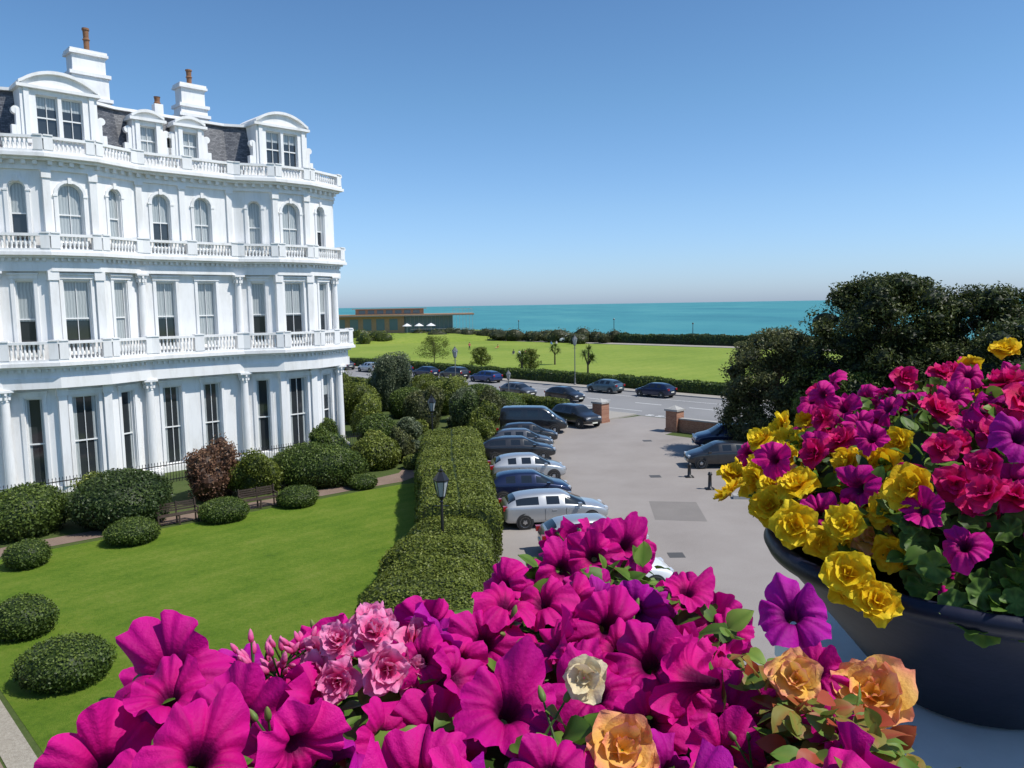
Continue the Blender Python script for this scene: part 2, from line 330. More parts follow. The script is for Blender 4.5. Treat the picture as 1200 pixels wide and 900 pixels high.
def column(x,y,z0,z1,r=.25):
    H=z1-z0; col.box(x-r*1.6,x+r*1.6,y-r*1.6,y+r*1.6,z0,z0+.25)
    col.lathe([(r*1.45,.252),(r*1.5,.33),(r*1.15,.40),(r*1.25,.46),(r,.55),(r*1.0,H*.4),(r*.85,H-.62),(r*.95,H-.6),(r*.85,H-.56),(r*.95,H-.4),(r*1.15,H-.3),(r*1.05,H-.28),(r*1.35,H-.12)],20,0,(x,y,z0))
    for k in range(8):
        a=k*math.pi/4; c,s_=math.cos(a),math.sin(a)
        col.box(x+c*r*1.05-.05,x+c*r*1.05+.05,y+s_*r*1.05-.05,y+s_*r*1.05+.05,z0+H-.5,z0+H-.3); 
        col.box(x+c*r*1.25-.05,x+c*r*1.25+.05,y+s_*r*1.25-.05,y+s_*r*1.25+.05,z0+H-.27,z0+H-.14)
    col.box(x-r*1.5,x+r*1.5,y-r*1.5,y+r*1.5,z0+H-.118,z0+H-.002)
for x,y in ((2.6,-.36),(8.75,-.38),(15.85,-.38),(21.55,-.38),(28.35,-.42)):
    column(x,y,0,5.6)
    column(x,y+.15,6.955,11.62,.21)
for x in (11.2,13.4,23.8,26.0):
    y=-1.2
    for z0,z1 in ((.34,5.6),(6.96,11.62)):
        col.box(x-.2,x+.2,y,y+.35,z0,z1-.45); col.box(x-.26,x+.26,y-.06,y+.35,z1-.448,z1-.003)
    col.box(x-.17,x+.17,y+.04,y+.35,13,16.35); col.box(x-.22,x+.22,y-.02,y+.35,16.352,16.748)
roof=MB(); A=offs(P,-.75);B=offs(P,-1.5)
for i in range(len(P)-1): roof.poly([(*A[i],17.5),(*A[i+1],17.5),(*B[i+1],20.9),(*B[i],20.9)])
roof.poly([(*p,20.9) for p in B[:-1]]+[(B[-1][0],13,20.9),(-3.2,13,20.9)]); roof.poly([(-3.2,13,17.5),(28.6,13,17.5),(B[-1][0],13,20.9),(-3.2,13,20.9)][::-1])
roof.poly([(-3.2,.75,17.5),(-3.2,13,17.5),(-3.2,13,20.9),(-3.2,1.5,20.9)][::-1])
for i in range(len(P)-1):
    M,L=segM(offs(P,-1.4)[i],offs(P,-1.4)[i+1]); trim.box(0,L,-.1,.25,20.9,21.05,0,M)
def dormer(xc,w,yf,zt,nw,ww,z0=17.55):
    xl,xr=xc-w/2,xc+w/2; M=Matrix.Translation((xl,yf,0))
    xs=[w/2] if nw==1 else [w/2-ww/2-.09,w/2+ww/2+.09]
    storey(M,w,z0,zt,[(x,ww,z0+.95,zt-.25,0,'low' if nw==2 else 'blind') for x in xs])
    wall.poly([(xl,yf,z0),(xl,yf,zt),(xl,yf+3,zt),(xl,yf+3,z0)]); wall.poly([(xr,yf,z0),(xr,yf+3,z0),(xr,yf+3,zt),(xr,yf,zt)])
    trim.box(xl-.16,xr+.16,yf-.2,yf+2.6,zt+.002,zt+.16)
    rise=w*.19; R=(w*w/4+rise*rise)/(2*rise); a=math.asin((w/2+.05)/R) if (w/2+.05)<R else 1.5
    arc=[(xc+R*math.sin(a*t/8),zt+.162+rise-R+R*math.cos(a*t/8)) for t in range(8,-9,-1)]
    mz=zt+.162; arc=[(x,max(mz,z)) for x,z in arc]
    wall.prismy([(xr,mz)]+arc[1:-1]+[(xl,mz)],yf-.02,yf+2.4)
    for k in range(len(arc)-1):
        (x0,z0_),(x1,z1_)=arc[k],arc[k+1]; trim.prismy([(x0,z0_+.002),(x0*1.0,z0_+.16),(x1,z1_+.16),(x1,z1_+.002)],yf-.2,yf+2.5)
    for sx in (-1,1):
        e=xl if sx<0 else xr
        for (o0,h1) in ((0,2.3),(.22,1.45),(.44,.85),(.66,.5)):
            a0,a1=sorted((e+sx*o0,e+sx*(o0+.215))); trim.box(a0,a1,yf+.06,yf+.4,z0+.003,z0+h1)
        trim.lathe([(.3,0),(.3,.3)],16,0,(0,0,0),Matrix.Translation((e+sx*.62,yf+.4,z0+.62))@Matrix.Rotation(math.pi/2,4,'X'))
        trim.lathe([(.2,0),(.2,.3)],16,0,(0,0,0),Matrix.Translation((e+sx*.2,yf+.39,z0+2.2))@Matrix.Rotation(math.pi/2,4,'X'))
        tr=(e-sx*.28); trim.box(tr-.12,tr+.12,yf-.09,yf-.002,z0+.6,zt-.002)
dormer(12.3,3.6,-.35,20.9,2,1.0); dormer(24.9,3.5,-.35,20.9,2,1.0)
dormer(17.0,1.7,.55,20.3,1,1.0); dormer(19.4,1.7,.55,20.3,1,1.0); dormer(3.4,1.7,.55,20.3,1,1.0); dormer(6.0,1.7,.55,20.3,1,1.0)
ch=MB()
def chimney(x,y,w,d,zt,pots):
    ch.box(x-w/2,x+w/2,y-d/2,y+d/2,19,zt-1.5); ch.box(x-w/2-.12,x+w/2+.12,y-d/2-.12,y+d/2+.12,zt-1.498,zt-1.3)
    ch.box(x-w/2+.1,x+w/2-.1,y-d/2+.1,y+d/2-.1,zt-1.298,zt-.3); ch.box(x-w/2-.15,x+w/2+.15,y-d/2-.15,y+d/2+.15,21.9,22.1)
    ch.box(x-w/2-.05,x+w/2+.05,y-d/2-.05,y+d/2+.05,zt-.298,zt-.15); ch.box(x-w/2+.0,x+w/2-.0,y-d/2,y+d/2,zt-.148,zt)
    for px,h in pots:
        ch.lathe([(.17,0),(.2,.1),(.15,.15),(.16,h*.5),(.21,h*.52),(.15,h*.6),(.17,h*.9),(.21,h*.92),(.2,h),(.12,h)],12,1,(x+px,y,zt))
chimney(15.3,5,2.0,1.3,24.8,[(.1,1.4)]); chimney(21.4,5,1.7,1.2,24.0,[(0,1.0)]); chimney(5,6,2,1.3,24.5,[(-.4,.9),(.4,.9)])
ch.box(18.2,18.7,2.5,3,20.5,21.9); ch.lathe([(.17,0),(.2,.1),(.15,.15),(.17,.4),(.2,.45)],12,1,(18.45,2.75,21.9))
wall.obj('walls',[M_stucco],HB); win.obj('windows',[M_glass,M_blind,M_frame],HB); trim.obj('cornices_and_trim',[M_stucco],HB)
bal.obj('balusters',[M_stucco],HB,True); col.obj('columns',[M_stucco],HB); roof.obj('mansard_roof',[M_slate],HB); ch.obj('chimneys',[M_stucco,M_terra],HB)
b=MB(); x=6
while x<29:
    b.box(x-.012,x+.012,-3.012,-2.988,0,1.15); b.lathe([(.03,0),(.0,.1)],6,0,(x,-3,1.15)); x+=.16
b.box(6,29,-3.02,-2.98,.15,.2); b.box(6,29,-3.02,-2.98,.98,1.03)
o=b.obj('iron_railings',[M_iron]); o.location=(-32.41,33.06,0); o.rotation_euler[2]=math.atan2(.70,.714)
# ---------------------------------------------------------------- brick piers and walls
def pier(s,n,h=1.55,w=.95):
    b=MB(); b.box(-w/2,w/2,-w/2,w/2,0,h); b.box(-w/2-.05,w/2+.05,-w/2-.05,w/2+.05,0,.25,0); b.box(-w/2-.08,w/2+.08,-w/2-.08,w/2+.08,h+.002,h+.14,1)
    b.add([(-w/2,-w/2,h+.142),(w/2,-w/2,h+.142),(w/2,w/2,h+.142),(-w/2,w/2,h+.142),(0,0,h+.4)],[(0,1,4),(1,2,4),(2,3,4),(3,0,4)],1)
    o=b.obj('brick_gate_pier',[M_brick,M_kerb]); o.location=W(s,n); o.rotation_euler[2]=math.atan2(-.714,.7)
for s in (-38.8,-31.8,-26): pier(s,48)
def bwall(s0,s1,n,h=.95):
    b=MB(); L=s1-s0; b.box(0,L,-.17,.17,0,h); b.box(0,L,-.23,.23,h+.002,h+.1,1)
    o=b.obj('brick_boundary_wall',[M_brick,M_kerb]); o.location=W(s0,n); o.rotation_euler[2]=math.atan2(-.714,.7)
bwall(-31.3,-26.5,48); bwall(-25.5,60,48); bwall(-150,-39.3,48)
# ---------------------------------------------------------------- vegetation
F_box=fol('box_leaf',(.022,.04,.008),(.075,.115,.018),(.17,.22,.04))
F_hedge=fol('hedge_leaf',(.035,.05,.008),(.125,.155,.02),(.25,.28,.05))
F_dark=fol('dark_leaf',(.014,.028,.008),(.045,.075,.018),(.11,.15,.035))
F_red=fol('copper_leaf',(.05,.025,.015),(.17,.085,.05),(.28,.18,.10))
F_lime=fol('lime_leaf',(.05,.07,.015),(.17,.21,.035),(.34,.36,.07))
F_grey=fol('grey_leaf',(.04,.055,.03),(.12,.15,.075),(.23,.26,.15))
F_olive=fol('olive_leaf',(.03,.035,.012),(.09,.105,.035),(.18,.18,.06))
F_pine=fol('evergreen_needles',(.010,.018,.006),(.048,.066,.016),(.13,.15,.035),trans=.2)
M_bark=plain('bark',(.09,.065,.045),.9,var=.4,vscale=6)
class Nz:
    def __init__(s,seed,f=2.5,k=8):
        r=np.random.default_rng(seed); s.k=r.normal(size=(k,3))*f; s.p=r.uniform(0,6.28,k); s.n=k
    def __call__(s,X): return np.sin(X@s.k.T+s.p).sum(1)/math.sqrt(s.n)
def leaves(P_,Nn,size,tint,r,asp=.55,flat=.6):
    n=len(P_); nn=Nn+r.normal(size=(n,3))*flat; nn/=np.linalg.norm(nn,axis=1)[:,None]+1e-9
    t=r.normal(size=(n,3)); t-=nn*(t*nn).sum(1)[:,None]; t/=np.linalg.norm(t,axis=1)[:,None]+1e-9
    bt=np.cross(nn,t); l=size[:,None]; w=l*asp
    V=np.stack([P_-t*l,P_+bt*w+t*l*.1,P_+t*l,P_-bt*w+t*l*.1],1).reshape(-1,3)
    Q=np.arange(4*n).reshape(-1,4); return V,Q,np.repeat(np.clip(tint,0,1),4)
def core_sphere(c,rad,nz,rough,sc=.92,nu=20,nv=12,pw=1.0):
    u=np.linspace(0,2*np.pi,nu,endpoint=False); v=np.linspace(-np.pi/2,np.pi/2,nv); U,Vv=np.meshgrid(u,v)
    D=np.stack([np.cos(Vv)*np.cos(U),np.cos(Vv)*np.sin(U),np.sin(Vv)],-1).reshape(-1,3)
    X=D*(sc*(1+rough*nz(D))[:,None])*np.array(rad)+np.array(c); X[:,2]=np.maximum(X[:,2],-.02)
    i,j=np.meshgrid(np.arange(nv-1),np.arange(nu),indexing='ij'); j2=(j+1)%nu
    Q=np.stack([i*nu+j,i*nu+j2,(i+1)*nu+j2,(i+1)*nu+j],-1).reshape(-1,4)
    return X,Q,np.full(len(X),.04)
def cat(parts):
    Vs=[];Qs=[];Ts=[];o=0
    for V,Q,T in parts: Vs.append(V);Qs.append(Q+o);Ts.append(T);o+=len(V)
    return np.concatenate(Vs),np.concatenate(Qs),np.concatenate(Ts)
SEED=[100]
def blob(c,rad,n,leaf,rough,flat=.7,depth=.12,core=True,asp=.55,freq=2.5,corescale=.92,toff=0):
    SEED[0]+=1; r=np.random.default_rng(SEED[0]); nz=Nz(SEED[0],freq)
    D=r.normal(size=(n,3)); D/=np.linalg.norm(D,axis=1)[:,None]
    rr=(1+rough*nz(D))*(1-depth*r.random(n)**1.5+.03*r.normal(size=n)); rad=np.array(rad); X=D*rr[:,None]*rad+np.array(c)
    Nn=D/rad; Nn/=np.linalg.norm(Nn,axis=1)[:,None]; k=X[:,2]>0
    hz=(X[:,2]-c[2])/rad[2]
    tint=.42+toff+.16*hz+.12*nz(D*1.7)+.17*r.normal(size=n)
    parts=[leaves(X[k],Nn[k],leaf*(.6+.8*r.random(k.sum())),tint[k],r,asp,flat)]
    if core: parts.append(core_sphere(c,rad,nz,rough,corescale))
    return parts
def shrub(name,x,y,w,h,mat,n=2500,leaf=.06,rough=.05,lumps=0,d=None,z=0,flat=.7):
    d=d or w; parts=[]
    if lumps==0: parts+=blob((x,y,z+h*.42),(w/2,d/2,h*.58),n,leaf,rough,flat)
    else:
        r=np.random.default_rng(SEED[0]+5)
        parts+=blob((x,y,z+h*.38),(w*.38,d*.38,h*.5),n//3,leaf,rough*1.5,flat)
        for k in range(lumps):
            a=r.uniform(0,6.28); q=r.uniform(.12,.34); hh=r.uniform(.35,.78)*h; rr=r.uniform(.16,.28)
            parts+=blob((x+math.cos(a)*q*w,y+math.sin(a)*q*d,z+hh),(w*rr,d*rr,min(h*.3,h-hh+.1)),int(n/lumps*.9),leaf,rough*2.5,1.0,.35,True,corescale=.72,toff=r.normal()*.08)
    V,Q,T=cat(parts); return qmesh(name,V,Q,T[:,None],[mat])
def hedge(name,pts,ws,hs,mat,dens=260,leaf=.05,pw=.38,rough=.05):
    SEED[0]+=1; r=np.random.default_rng(SEED[0]); nz=Nz(SEED[0],.9); nz2=Nz(SEED[0]+900,2.6); P2=np.array(pts,float); seg=np.linalg.norm(np.diff(P2,axis=0),axis=1); cum=np.r_[0,np.cumsum(seg)]; L=cum[-1]
    wm=np.mean(ws); hm=np.mean(hs); n=int(L*(wm+2*hm)*dens)
    def surfp(t,th,inset):
        x=np.interp(t,cum,P2[:,0]); y=np.interp(t,cum,P2[:,1]); w=np.interp(t,cum,ws)/2; h=np.interp(t,cum,hs)
        d=np.diff(P2,axis=0)/seg[:,None]
        dx=np.interp(t,(cum[:-1]+cum[1:])/2,d[:,0]); dy=np.interp(t,(cum[:-1]+cum[1:])/2,d[:,1]); l=np.hypot(dx,dy); dx/=l;dy/=l
        e=np.minimum(t,L-t)/.7; e=np.clip(e,0,1); ef=(1-(1-e)**3)**.4
        c=np.cos(th); s=np.sin(th); cx=np.sign(c)*np.abs(c)**pw; sz=np.abs(s)**pw
        sc=(1+0*t)-inset
        X=np.stack([x+(-dy)*(-cx)*w*sc*ef,y+dx*(-cx)*w*sc*ef,h*sz*sc*(.25+.75*ef)],-1)
        nn=np.stack([(-dy)*(-np.sign(c)*np.abs(c)**(2-pw)),dx*(-np.sign(c)*np.abs(c)**(2-pw)),np.abs(s)**(2-pw)+.02],-1); nn/=np.linalg.norm(nn,axis=1)[:,None]
        X=X+nn*(rough*(nz(X)+.5*nz2(X)))[:,None]
        return X,nn
    th=np.linspace(.001,np.pi-.001,800); cx=np.sign(np.cos(th))*np.abs(np.cos(th))**pw*wm/2; sz=np.sin(th)**pw*hm; a=np.r_[0,np.cumsum(np.hypot(np.diff(cx),np.diff(sz)))]
    tt=r.random(n)*L; thr=np.interp(r.random(n)*a[-1],a,th)
    X,nn=surfp(tt,thr,.03*r.random(n)); X+=nn*(.08*r.random(n)**4)[:,None]
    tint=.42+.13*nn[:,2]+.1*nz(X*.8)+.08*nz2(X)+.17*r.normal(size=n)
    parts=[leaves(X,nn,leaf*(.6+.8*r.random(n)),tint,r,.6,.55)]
    nu=max(8,int(L/.3)); nv=25; ta=np.linspace(0.01,L-.01,nu); tb=np.interp(np.linspace(0,a[-1],nv),a,th); T_,B_=np.meshgrid(ta,tb,indexing='ij')
    Xc,_=surfp(T_.ravel(),B_.ravel(),np.full(nu*nv,.035)); i,j=np.meshgrid(np.arange(nu-1),np.arange(nv-1),indexing='ij')
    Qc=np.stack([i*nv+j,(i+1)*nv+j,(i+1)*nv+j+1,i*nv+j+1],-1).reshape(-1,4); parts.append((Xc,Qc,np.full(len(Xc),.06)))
    V,Q,T=cat(parts); return qmesh(name,V,Q,T[:,None],[mat])
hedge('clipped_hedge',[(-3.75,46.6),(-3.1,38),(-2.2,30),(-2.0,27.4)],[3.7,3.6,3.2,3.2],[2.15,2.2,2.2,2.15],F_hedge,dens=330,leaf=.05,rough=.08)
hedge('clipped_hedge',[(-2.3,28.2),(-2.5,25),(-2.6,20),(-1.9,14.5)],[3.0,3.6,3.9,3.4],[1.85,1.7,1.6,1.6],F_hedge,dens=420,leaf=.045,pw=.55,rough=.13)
for (x,y,w,h) in ((-15.8,31.0,2.1,1.0),(-13.2,34.2,2.2,1.0),(-10.5,36.6,2.0,.95),(-8.0,40.0,1.6,.75),(-18.4,28.2,1.6,1.0),(-14.6,22.0,1.75,1.15),(-11.7,19.1,2.3,1.1)):
    shrub('clipped_box_bush',x,y,w,h,F_box,n=int(1500*w*w),leaf=.038,rough=.035)
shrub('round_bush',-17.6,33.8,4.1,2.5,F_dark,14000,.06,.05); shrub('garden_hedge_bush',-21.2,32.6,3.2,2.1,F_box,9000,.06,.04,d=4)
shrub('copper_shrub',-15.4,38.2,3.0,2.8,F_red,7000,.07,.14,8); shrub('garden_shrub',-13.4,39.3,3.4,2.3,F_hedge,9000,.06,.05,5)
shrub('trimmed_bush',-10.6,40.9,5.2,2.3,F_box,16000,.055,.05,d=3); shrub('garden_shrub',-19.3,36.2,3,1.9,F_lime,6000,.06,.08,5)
V_=[(-8.2,45.2,3,1.9,F_hedge,0),(-9.3,51.8,2.7,2.3,F_box,0),(-6.9,46.5,1.8,2.3,F_olive,4),(-11.3,46.5,3.4,2.2,F_box,3),(-11,57,3.2,2.9,F_lime,6),(-7.6,54.5,2.6,1.8,F_grey,4),(-6.9,60,3.5,3.2,F_olive,6),(-4.2,63,2.8,2.6,F_grey,6),(-12.6,63,4,3.4,F_hedge,7),
    (-11.4,71,4.6,5.4,F_grey,9),(-9,66,3.5,2.6,F_box,0),(-3.6,57,2.6,3.0,F_dark,5),(-2.2,54,2.6,2.6,F_hedge,5),(-5.6,67.5,3.6,3.3,F_lime,7),(-2,61,3,3.0,F_olive,6),(-.6,64.5,3.6,2.2,F_box,0),(-15,68,5,3,F_grey,7),(-19,76,6,3.2,F_hedge,8),(-13,78,5,2.6,F_box,7),(-7.5,74,5,3,F_hedge,7),(-3,70.5,4,2.3,F_box,0),(-1.8,49.6,2,2.0,F_hedge,4),(-13.2,52,3,2.1,F_box,4),(-8.8,48.6,2.2,1.6,F_lime,4),(-5.0,51.4,2,1.2,F_grey,3),(-15.8,61,4,2.6,F_lime,6)]
for (x,y,w,h,m_,l) in V_: shrub('garden_shrub',x,y,w,h,m_,int(1200*w*h*.8)+1500,.07,.08 if l else .03,l)
for k,(x,y) in enumerate(((-6.3,49),(-7,57.6),(-4.6,59.8),(-5.9,44.6),(-10.2,43.9))): shrub('flowering_shrub',x,y,1.5,1.0,F_lime if k%2 else F_grey,2500,.06,.1,4)
hedge('boundary_hedge',[W(-80,46.6)[:2],W(-41,46.6)[:2]],[1.4,1.4],[1.9,1.8],F_hedge,90,.08)
hedge('roadside_hedge',[W(-150,69.6)[:2],W(-20,69.6)[:2],W(60,69.6)[:2]],[1.7,1.7,1.7],[1.35,1.35,1.35],F_box,55,.11,rough=.1)
hedge('seafront_hedge',[W(-128,150.5)[:2],W(-60,150.5)[:2],W(60,150.5)[:2]],[3,3,3],[2.0,2.3,2.3],F_dark,14,.2,rough=.2)
r_=np.random.default_rng(4)
for nm,mt,cnt,sA,sB,nn0 in (('seafront_shrubs',F_olive,46,-215,2.2,147),('park_edge_shrubs',F_hedge,34,-232,1.9,118)):
    parts=[]
    for k in range(cnt):
        s=sA+k*sB+r_.normal()*.8; n=nn0+r_.normal()*3; p=W(s,n); parts+=blob((p[0],p[1],.6+r_.random()*.8),(1.8+r_.random()*2,1.6+r_.random(),1.2+r_.random()*1.3),420,.18,.14,1,.35,corescale=.8,toff=r_.normal()*.12)
    V,Q,T=cat(parts); qmesh(nm,V,Q,T[:,None],[mt])
def tree(name,x,y,H,R,mat,clumps=70,lpc=600,leaf=.11,z0=.18,seed=1,cs=(.16,.28),core=True,tr=.3):
    r=np.random.default_rng(seed); e=empty(name,(0,0,0)); tb=MB(); tb.tube((x,y,0),(x+.1,y,H*.3),tr,tr*.7,10); tb.tube((x+.1,y,H*.3),(x,y+.1,H*.8),tr*.7,.05,8)
    parts=[]
    for k in range(clumps):
        hz=z0+(1-z0)*(k+r.random())/clumps; u=(hz-z0)/(1-z0)
        f=math.sqrt(max(0,1-((u-.38)/(.62 if u>.38 else .6))**2))**.8
        a=k*2.399+r.normal()*.3; q=R*f*(.25+.72*r.random()**.6); cr=R*r.uniform(*cs)*(1-.25*u)
        c=np.array([x+math.cos(a)*q,y+math.sin(a)*q,min(hz*H,H-cr*.6)])
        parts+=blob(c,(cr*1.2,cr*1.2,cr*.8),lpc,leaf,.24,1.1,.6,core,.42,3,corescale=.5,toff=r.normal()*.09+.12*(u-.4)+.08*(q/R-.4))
        if k%2==0: tb.tube((x,y,c[2]*.7),tuple(c),.05,.015,5)
    tb.obj('trunk_and_limbs',[M_bark],e)
    V,Q,T=cat(parts); qmesh('crown',V,Q,T[:,None],[mat],parent=e)
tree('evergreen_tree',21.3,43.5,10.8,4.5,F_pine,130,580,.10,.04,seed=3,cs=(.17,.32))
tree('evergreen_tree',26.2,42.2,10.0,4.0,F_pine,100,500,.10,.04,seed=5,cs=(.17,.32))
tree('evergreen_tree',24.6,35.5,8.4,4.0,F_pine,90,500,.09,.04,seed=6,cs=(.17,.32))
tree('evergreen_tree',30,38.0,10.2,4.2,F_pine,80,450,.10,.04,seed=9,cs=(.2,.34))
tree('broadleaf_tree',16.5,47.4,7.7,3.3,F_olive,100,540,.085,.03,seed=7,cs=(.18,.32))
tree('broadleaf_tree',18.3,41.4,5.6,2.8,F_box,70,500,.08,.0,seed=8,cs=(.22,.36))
for (s_,n_,H_,R_,mt,sd) in ((-72,74,3.6,1.3,F_hedge,12),(-84,76,3.4,1.5,F_hedge,13),(-100,80,4.6,2.6,F_hedge,14)):
    p=W(s_,n_); tree('small_tree',p[0],p[1],H_,R_,mt,46,90,.10,.28,seed=sd,cs=(.22,.4),core=False,tr=.08)
def cordyline(x,y,H,heads,seed):
    r=np.random.default_rng(seed); e=empty('cordyline_tree'); tb=MB(); tb.tube((x,y,0),(x,y,H*.5),.13,.1,8); V=[];T=[]
    for k in range(heads):
        a=k*2.4; q=.55 if heads>1 else 0; c=np.array([x+math.cos(a)*q,y+math.sin(a)*q,H*(.68+.12*(k%3))]); tb.tube((x,y,H*.48),tuple(c),.08,.06,6)
        for j in range(110):
            d=r.normal(size=3); d[2]=d[2]*.8+.5; d/=np.linalg.norm(d); L=r.uniform(.6,.95); sd=np.cross(d,[0,0,1]); sd/=np.linalg.norm(sd)+1e-6
            m_=c+d*L*.6; t_=c+d*L+np.array([0,0,-.22*L*L]); tt=np.clip(.5+.2*r.normal(),0,1)
            V+=[c-sd*.02,c+sd*.02,m_+sd*.03,m_-sd*.03,m_-sd*.03,m_+sd*.03,t_+sd*.006,t_-sd*.006]; T+=[tt]*8
    tb.obj('trunk',[M_bark],e); V=np.array(V); qmesh('sword_leaves',V,np.arange(len(V)).reshape(-1,4),np.array(T)[:,None],[F_box],parent=e)
p=W(-59.5,71.2); cordyline(p[0],p[1],4.4,4,1); p=W(-71,71.5); cordyline(p[0],p[1],3.4,3,2); p=W(-82,90); cordyline(p[0],p[1],3.2,3,3)
# ---------------------------------------------------------------- seafront restaurant
RB=empty('seafront_restaurant',(0,0,0))
M_tan=plain('timber_cladding',(.40,.235,.14),.7,var=.2,vscale=2); M_tan2=plain('restaurant_glass',(.14,.20,.22),.1,spec=.8); M_wroof=plain('roof_edge',(.30,.29,.28),.6)
b=MB(); cx,cy=-33,238
b.box(-22,0,0,14,1.5,6.7,0); b.box(.01,15,1.0,13,1.5,6.7,1); b.box(-24,21.5,-2.4,15,6.71,6.95,2); b.box(-24.05,21.55,-2.45,15.05,6.952,7.25,0); b.box(-15,6,3,11,7.26,8.9,0); b.box(-16,7,2.2,11.6,8.91,9.15,2)
for k in range(7): b.box(-14+k*2.8,-12+k*2.8,2.93,3.01,7.5,8.6,1)
for k in range(5): b.box(-20.5+k*4,-18+k*4,-.06,.02,2.4,5.9,1)
for k in range(12): b.box(.5+k*1.3,.62+k*1.3,.85,1.0,1.5,6.7,2)
b.obj('building_shell',[M_tan,M_tan2,M_wroof],RB); RB.location=(cx,cy,0); RB.rotation_euler[2]=math.radians(6)
b=MB()
for k in range(7): b.box(15+k,15.08+k,-2.3,-2.2,1.5,6.7,0)
for k in range(7): b.box(15+k,15.08+k,-.05,.05,7.26,8.6,0)
b.box(15,21.1,-.05,.05,8.6,8.7,0); b.box(2,21.1,-2.3,-2.2,2.6,2.7,0)
for k in range(3): b.lathe([(.04,0),(.04,2.2),(1.5,2.2),(.04,3)],10,1,(1+k*3.6,-5,1.5))
b.obj('terrace_frame_and_parasols',[M_kerb,M_frame],RB)
b=MB(); pr=[(30,0),(27,.9),(22,1.5),(0,1.52)]; b.lathe([(r0*1.3,z) for r0,z in pr],40,0,(cx,cy+2,0),cap=False); b.obj('grass_mound',[M_park],smooth=True)
# ---------------------------------------------------------------- cars
M_tyre=plain('tyre_rubber',(.02,.02,.02),.8); M_hub=plain('alloy_wheel',(.45,.45,.46),.3,metal=.8); M_cglass=plain('car_glass',(.012,.015,.018),.04,spec=.9); M_head=plain('headlamp',(.6,.62,.65),.1,coat=1); M_tail=plain('tail_lamp',(.35,.01,.01),.2,coat=1); M_plate=plain('number_plate',(.7,.7,.6),.5)
M_trimb=plain('black_plastic',(.025,.025,.028),.6)
PAINT={'black':(.012,.012,.014),'silver':(.45,.46,.47),'white':(.75,.76,.77),'grey':(.10,.105,.115),'navy':(.01,.018,.06),'blue':(.015,.04,.15),'teal':(.08,.13,.16)}
PM={k:plain('car_paint_'+k,v,.32,metal=.55 if k in('silver','grey','blue','navy','teal') else 0,coat=1) for k,v in PAINT.items()}
KIND={
'hatch':[(-2.06,.38,.66,.66,.72,.55),(-1.98,.27,.90,.80,.97,.68),(-1.88,.22,.98,.85,1.08,.66),(-1.50,.2,.98,.875,1.34,.53),(-1.18,.2,.97,.885,1.40,.55),(-.62,.2,.96,.89,1.445,.56),(-.50,.2,.96,.89,1.445,.56),(.20,.2,.945,.89,1.43,.56),(.30,.2,.94,.89,1.42,.56),(.48,.2,.935,.885,1.37,.55),(1.20,.2,.90,.88,.965,.70),(1.70,.22,.80,.85,.87,.66),(1.98,.27,.66,.77,.74,.58),(2.08,.36,.52,.64,.58,.46)],
'suv':[(-2.2,.45,.8,.72,.88,.6),(-2.12,.34,1.02,.86,1.10,.72),(-2.02,.3,1.10,.90,1.28,.68),(-1.78,.3,1.10,.92,1.55,.60),(-1.45,.3,1.09,.93,1.62,.61),(-.70,.3,1.08,.93,1.65,.62),(-.56,.3,1.08,.93,1.65,.62),(.26,.3,1.07,.93,1.63,.61),(.38,.3,1.07,.93,1.62,.61),(.56,.3,1.06,.925,1.57,.60),(1.15,.3,1.03,.92,1.10,.76),(1.80,.32,.95,.90,1.02,.72),(2.10,.36,.80,.83,.88,.64),(2.2,.46,.62,.7,.7,.53)],
'estate':[(-2.35,.38,.7,.68,.76,.57),(-2.27,.27,.92,.82,1.0,.7),(-2.17,.22,.98,.87,1.12,.66),(-1.80,.2,.98,.89,1.34,.55),(-1.4,.2,.97,.90,1.40,.56),(-.72,.2,.96,.90,1.44,.57),(-.60,.2,.96,.90,1.44,.57),(.20,.2,.94,.90,1.42,.56),(.30,.2,.94,.90,1.41,.56),(.50,.2,.93,.895,1.35,.55),(1.26,.2,.90,.89,.96,.71),(1.85,.22,.80,.86,.86,.67),(2.2,.27,.66,.78,.73,.58),(2.32,.36,.52,.65,.58,.46)],
'van':[(-2.5,.45,1.0,.80,1.1,.74),(-2.46,.34,1.15,.93,1.6,.82),(-2.42,.3,1.2,.95,1.85,.80),(-2.3,.3,1.2,.96,1.93,.80),(-1.9,.3,1.2,.96,1.95,.80),(-.70,.3,1.19,.96,1.96,.80),(-.56,.3,1.19,.96,1.96,.80),(.50,.3,1.18,.96,1.94,.79),(.64,.3,1.18,.96,1.93,.79),(.95,.3,1.16,.955,1.86,.77),(1.75,.3,1.12,.95,1.20,.80),(2.15,.32,1.0,.92,1.06,.76),(2.42,.36,.8,.85,.88,.68),(2.5,.46,.62,.72,.7,.55)]}
